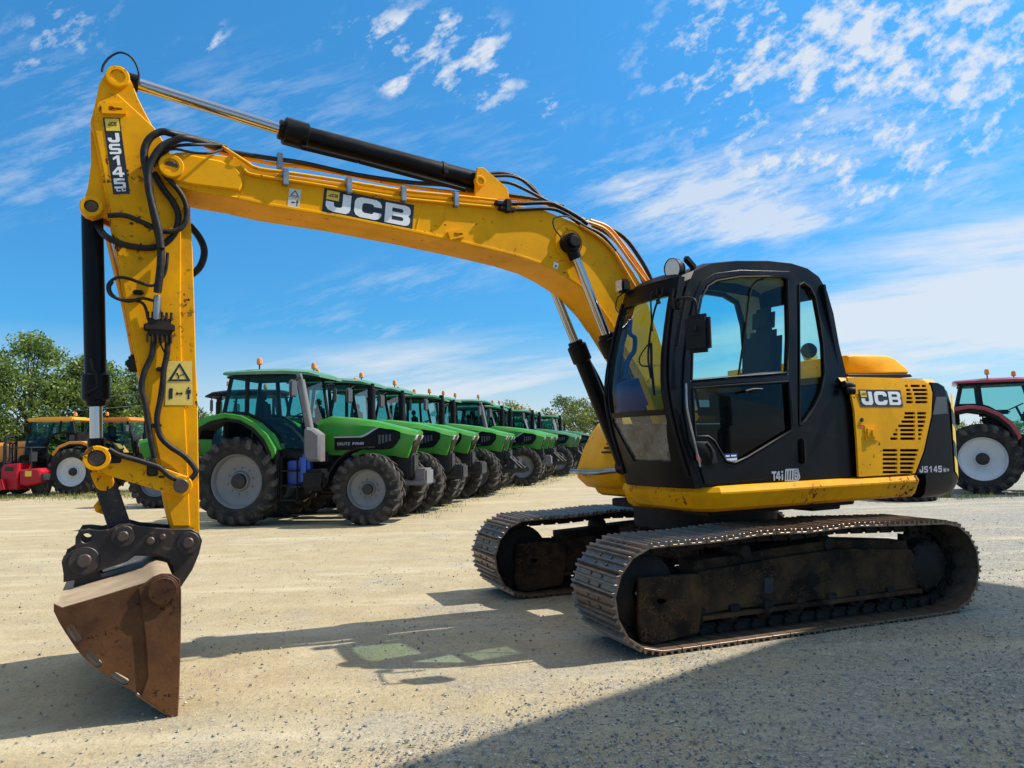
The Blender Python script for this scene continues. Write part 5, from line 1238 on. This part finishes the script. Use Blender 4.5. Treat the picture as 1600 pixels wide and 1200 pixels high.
# ------------------------------------------------------------------ light and sky
sl=bpy.data.lights.new('sun','SUN'); sl.energy=4.05; sl.angle=R_(.53); sl.color=(1,.93,.82); so=bpy.data.objects.new('sun',sl); COL.objects.link(so)
so.rotation_euler=SUN.to_track_quat('Z','Y').to_euler()
w=bpy.data.worlds.new('World'); SC.world=w; w.use_nodes=True; t=w.node_tree; t.nodes.clear()
out=t.nodes.new('ShaderNodeOutputWorld'); bg=N(t,'Background'); t.links.new(bg.outputs[0],out.inputs[0])
sky=N(t,'TexSky',sky_type='NISHITA'); sky.sun_disc=False; sky.sun_elevation=R_(48.5); sky.sun_rotation=math.atan2(SUN.x,SUN.y); sky.air_density=1.0; sky.dust_density=.6; sky.ozone_density=2.5; sky.altitude=100
hsv=N(t,'HueSaturation'); hsv.inputs['Saturation'].default_value=1.25; hsv.inputs['Value'].default_value=1.0; t.links.new(sky.outputs[0],hsv.inputs['Color'])
tc0=N(t,'TexCoord').outputs['Generated']; s0=N(t,'SeparateXYZ'); t.links.new(tc0,s0.inputs[0])
skyc=mixc(t,1.0,sky.outputs[0],ramp(t,s0.outputs[2],.08,.52,(.135,.39,.56,1),(.195,.61,.80,1)),'MULTIPLY')
tc=N(t,'TexCoord').outputs['Generated']; s=N(t,'SeparateXYZ'); t.links.new(tc,s.inputs[0]); z=mathn(t,'MAXIMUM',s.outputs[2],0.0)
iz=mathn(t,'ADD',z,.07); cx=mathn(t,'DIVIDE',s.outputs[0],iz); cy=mathn(t,'DIVIDE',s.outputs[1],iz)
def cvec(ax,ay,rot=0,off=0):
    c_,s_=math.cos(rot),math.sin(rot)
    u=mathn(t,'ADD',mathn(t,'MULTIPLY',cx,c_*ax),mathn(t,'MULTIPLY',cy,s_*ax)); v=mathn(t,'ADD',mathn(t,'MULTIPLY',cx,-s_*ay),mathn(t,'MULTIPLY',cy,c_*ay))
    n=N(t,'CombineXYZ'); t.links.new(u,n.inputs[0]); t.links.new(v,n.inputs[1]); n.inputs[2].default_value=off; return n.outputs[0]
# cloud fields by direction: X to the right of north, Z upwards (tangents)
fy=mathn(t,'MAXIMUM',s.outputs[1],.08); dX=mathn(t,'DIVIDE',s.outputs[0],fy); dZ=mathn(t,'DIVIDE',s.outputs[2],fy)
def field(x0,z0,rx,rz,w,rot=0.):
    c_,s_=math.cos(rot),math.sin(rot); a=mathn(t,'SUBTRACT',dX,x0); b_=mathn(t,'SUBTRACT',dZ,z0)
    u=mathn(t,'ADD',mathn(t,'MULTIPLY',a,c_/rx),mathn(t,'MULTIPLY',b_,s_/rx)); v=mathn(t,'ADD',mathn(t,'MULTIPLY',a,-s_/rz),mathn(t,'MULTIPLY',b_,c_/rz))
    q=mathn(t,'ADD',mathn(t,'MULTIPLY',u,u),mathn(t,'MULTIPLY',v,v)); return mathn(t,'MULTIPLY',mathn(t,'POWER',2.718,mathn(t,'MULTIPLY',q,-1.)),w)
def fields(L):
    o=field(*L[0])
    for l in L[1:]: o=mathn(t,'ADD',o,field(*l))
    return o
def dvec(fx,fz,rot,off):
    c_,s_=math.cos(rot),math.sin(rot); n=N(t,'CombineXYZ')
    t.links.new(mathn(t,'ADD',mathn(t,'MULTIPLY',dX,c_*fx),mathn(t,'MULTIPLY',dZ,s_*fx)),n.inputs[0]); t.links.new(mathn(t,'ADD',mathn(t,'MULTIPLY',dX,-s_*fz),mathn(t,'MULTIPLY',dZ,c_*fz)),n.inputs[1]); n.inputs[2].default_value=off; return n.outputs[0]
# fleecy flecks
fm=fields([(.56,.47,.20,.11,1.0,.5),(.36,.53,.15,.10,.75,.3),(.44,.36,.14,.06,.45,.3),(-.07,.52,.10,.06,.7,-.5),(-.13,.56,.10,.03,.5,0),(-.41,.56,.03,.03,.5,0),(.62,.60,.2,.07,.6,0),(-.15,.49,.02,.012,.6,0),(.06,.45,.03,.02,.4,0),(-.62,.57,.08,.05,.42,.6)])
f1=noise_n(t,dvec(20,34,.6,1.),1.,5,.64); f2=noise_n(t,dvec(8,13,.6,4.),1.,3,.55)
flecks=ramp(t,mathn(t,'ADD',mathn(t,'MULTIPLY',fm,.12),mathn(t,'ADD',mathn(t,'MULTIPLY',f1,.95),mathn(t,'MULTIPLY',f2,.60))),.84,1.16)
flecks=mathn(t,'MULTIPLY',mathn(t,'MULTIPLY',flecks,ramp(t,fm,.02,.45)),.88)
# combed wisps
cm=fields([(.24,.33,.13,.055,.9,-.15),(.33,.285,.12,.02,.8,.05),(.46,.40,.22,.08,.55,.4),(-.55,.43,.16,.05,.30,.1),(-.62,.50,.14,.06,.35,-.3),(-.30,.47,.14,.06,.28,-.2),(-.13,.22,.14,.03,.35,.1),(-.2,.15,.2,.03,.4,0),(.02,.27,.1,.03,.35,0),(.52,.24,.12,.015,.6,0),(-.62,.36,.2,.04,.35,0),(.62,.33,.12,.06,.4,.3),(-.05,.40,.2,.08,.15,0)])
c1=noise_n(t,dvec(11,44,.30,2.),1.,6,.68); c2=noise_n(t,dvec(3,9,.25,6.),1.,4,.5)
cir=ramp(t,mathn(t,'ADD',mathn(t,'MULTIPLY',cm,.22),mathn(t,'ADD',mathn(t,'MULTIPLY',c1,1.0),mathn(t,'MULTIPLY',c2,.45))),.74,1.15)
cir=mathn(t,'MULTIPLY',mathn(t,'MULTIPLY',cir,ramp(t,cm,.0,.75)),.75)
# broad veil low on the right, thin veil all along the horizon
vm=fields([(.62,.17,.26,.10,1.0,.05),(.40,.10,.25,.06,.6,0),(.85,.2,.3,.12,.8,0),(-.25,.07,.5,.045,.8,0),(-.05,.12,.3,.03,.45,0)])
v1=noise_n(t,dvec(2.6,22,.10,3.),1.,5,.64)
veil=mathn(t,'MULTIPLY',ramp(t,mathn(t,'ADD',mathn(t,'MULTIPLY',vm,.35),mathn(t,'MULTIPLY',v1,1.2)),.62,1.05),mathn(t,'MULTIPLY',ramp(t,vm,.02,.75),.86))
hz=ramp(t,z,.0,.15,(1,1,1,1),(0,0,0,1))
al=mathn(t,'MAXIMUM',mathn(t,'MAXIMUM',flecks,cir),mathn(t,'MAXIMUM',veil,mathn(t,'MULTIPLY',hz,.85)))
over=mathn(t,'MULTIPLY',ramp(t,z,.60,.75),ramp(t,noise_n(t,cvec(1.5,1.5,0,4.),1.2,6,.6),.35,.6))  # bright unseen cloud added overhead to lift the fill light
al=mathn(t,'MAXIMUM',al,over)
cc=mixc(t,al,skyc,mixc(t,over,(3.1,3.3,3.55),(6.,6.,6.))); t.links.new(cc,bg.inputs[0]); bg.inputs[1].default_value=.15
# ------------------------------------------------------------------ output
SC.view_settings.view_transform='Standard'; SC.view_settings.look='None'; SC.view_settings.gamma=1; SC.view_settings.exposure=.75
w.cycles.sampling_method='MANUAL'; w.cycles.sample_map_resolution=512
SC.render.engine='CYCLES'; SC.cycles.transparent_max_bounces=24; SC.cycles.max_bounces=8
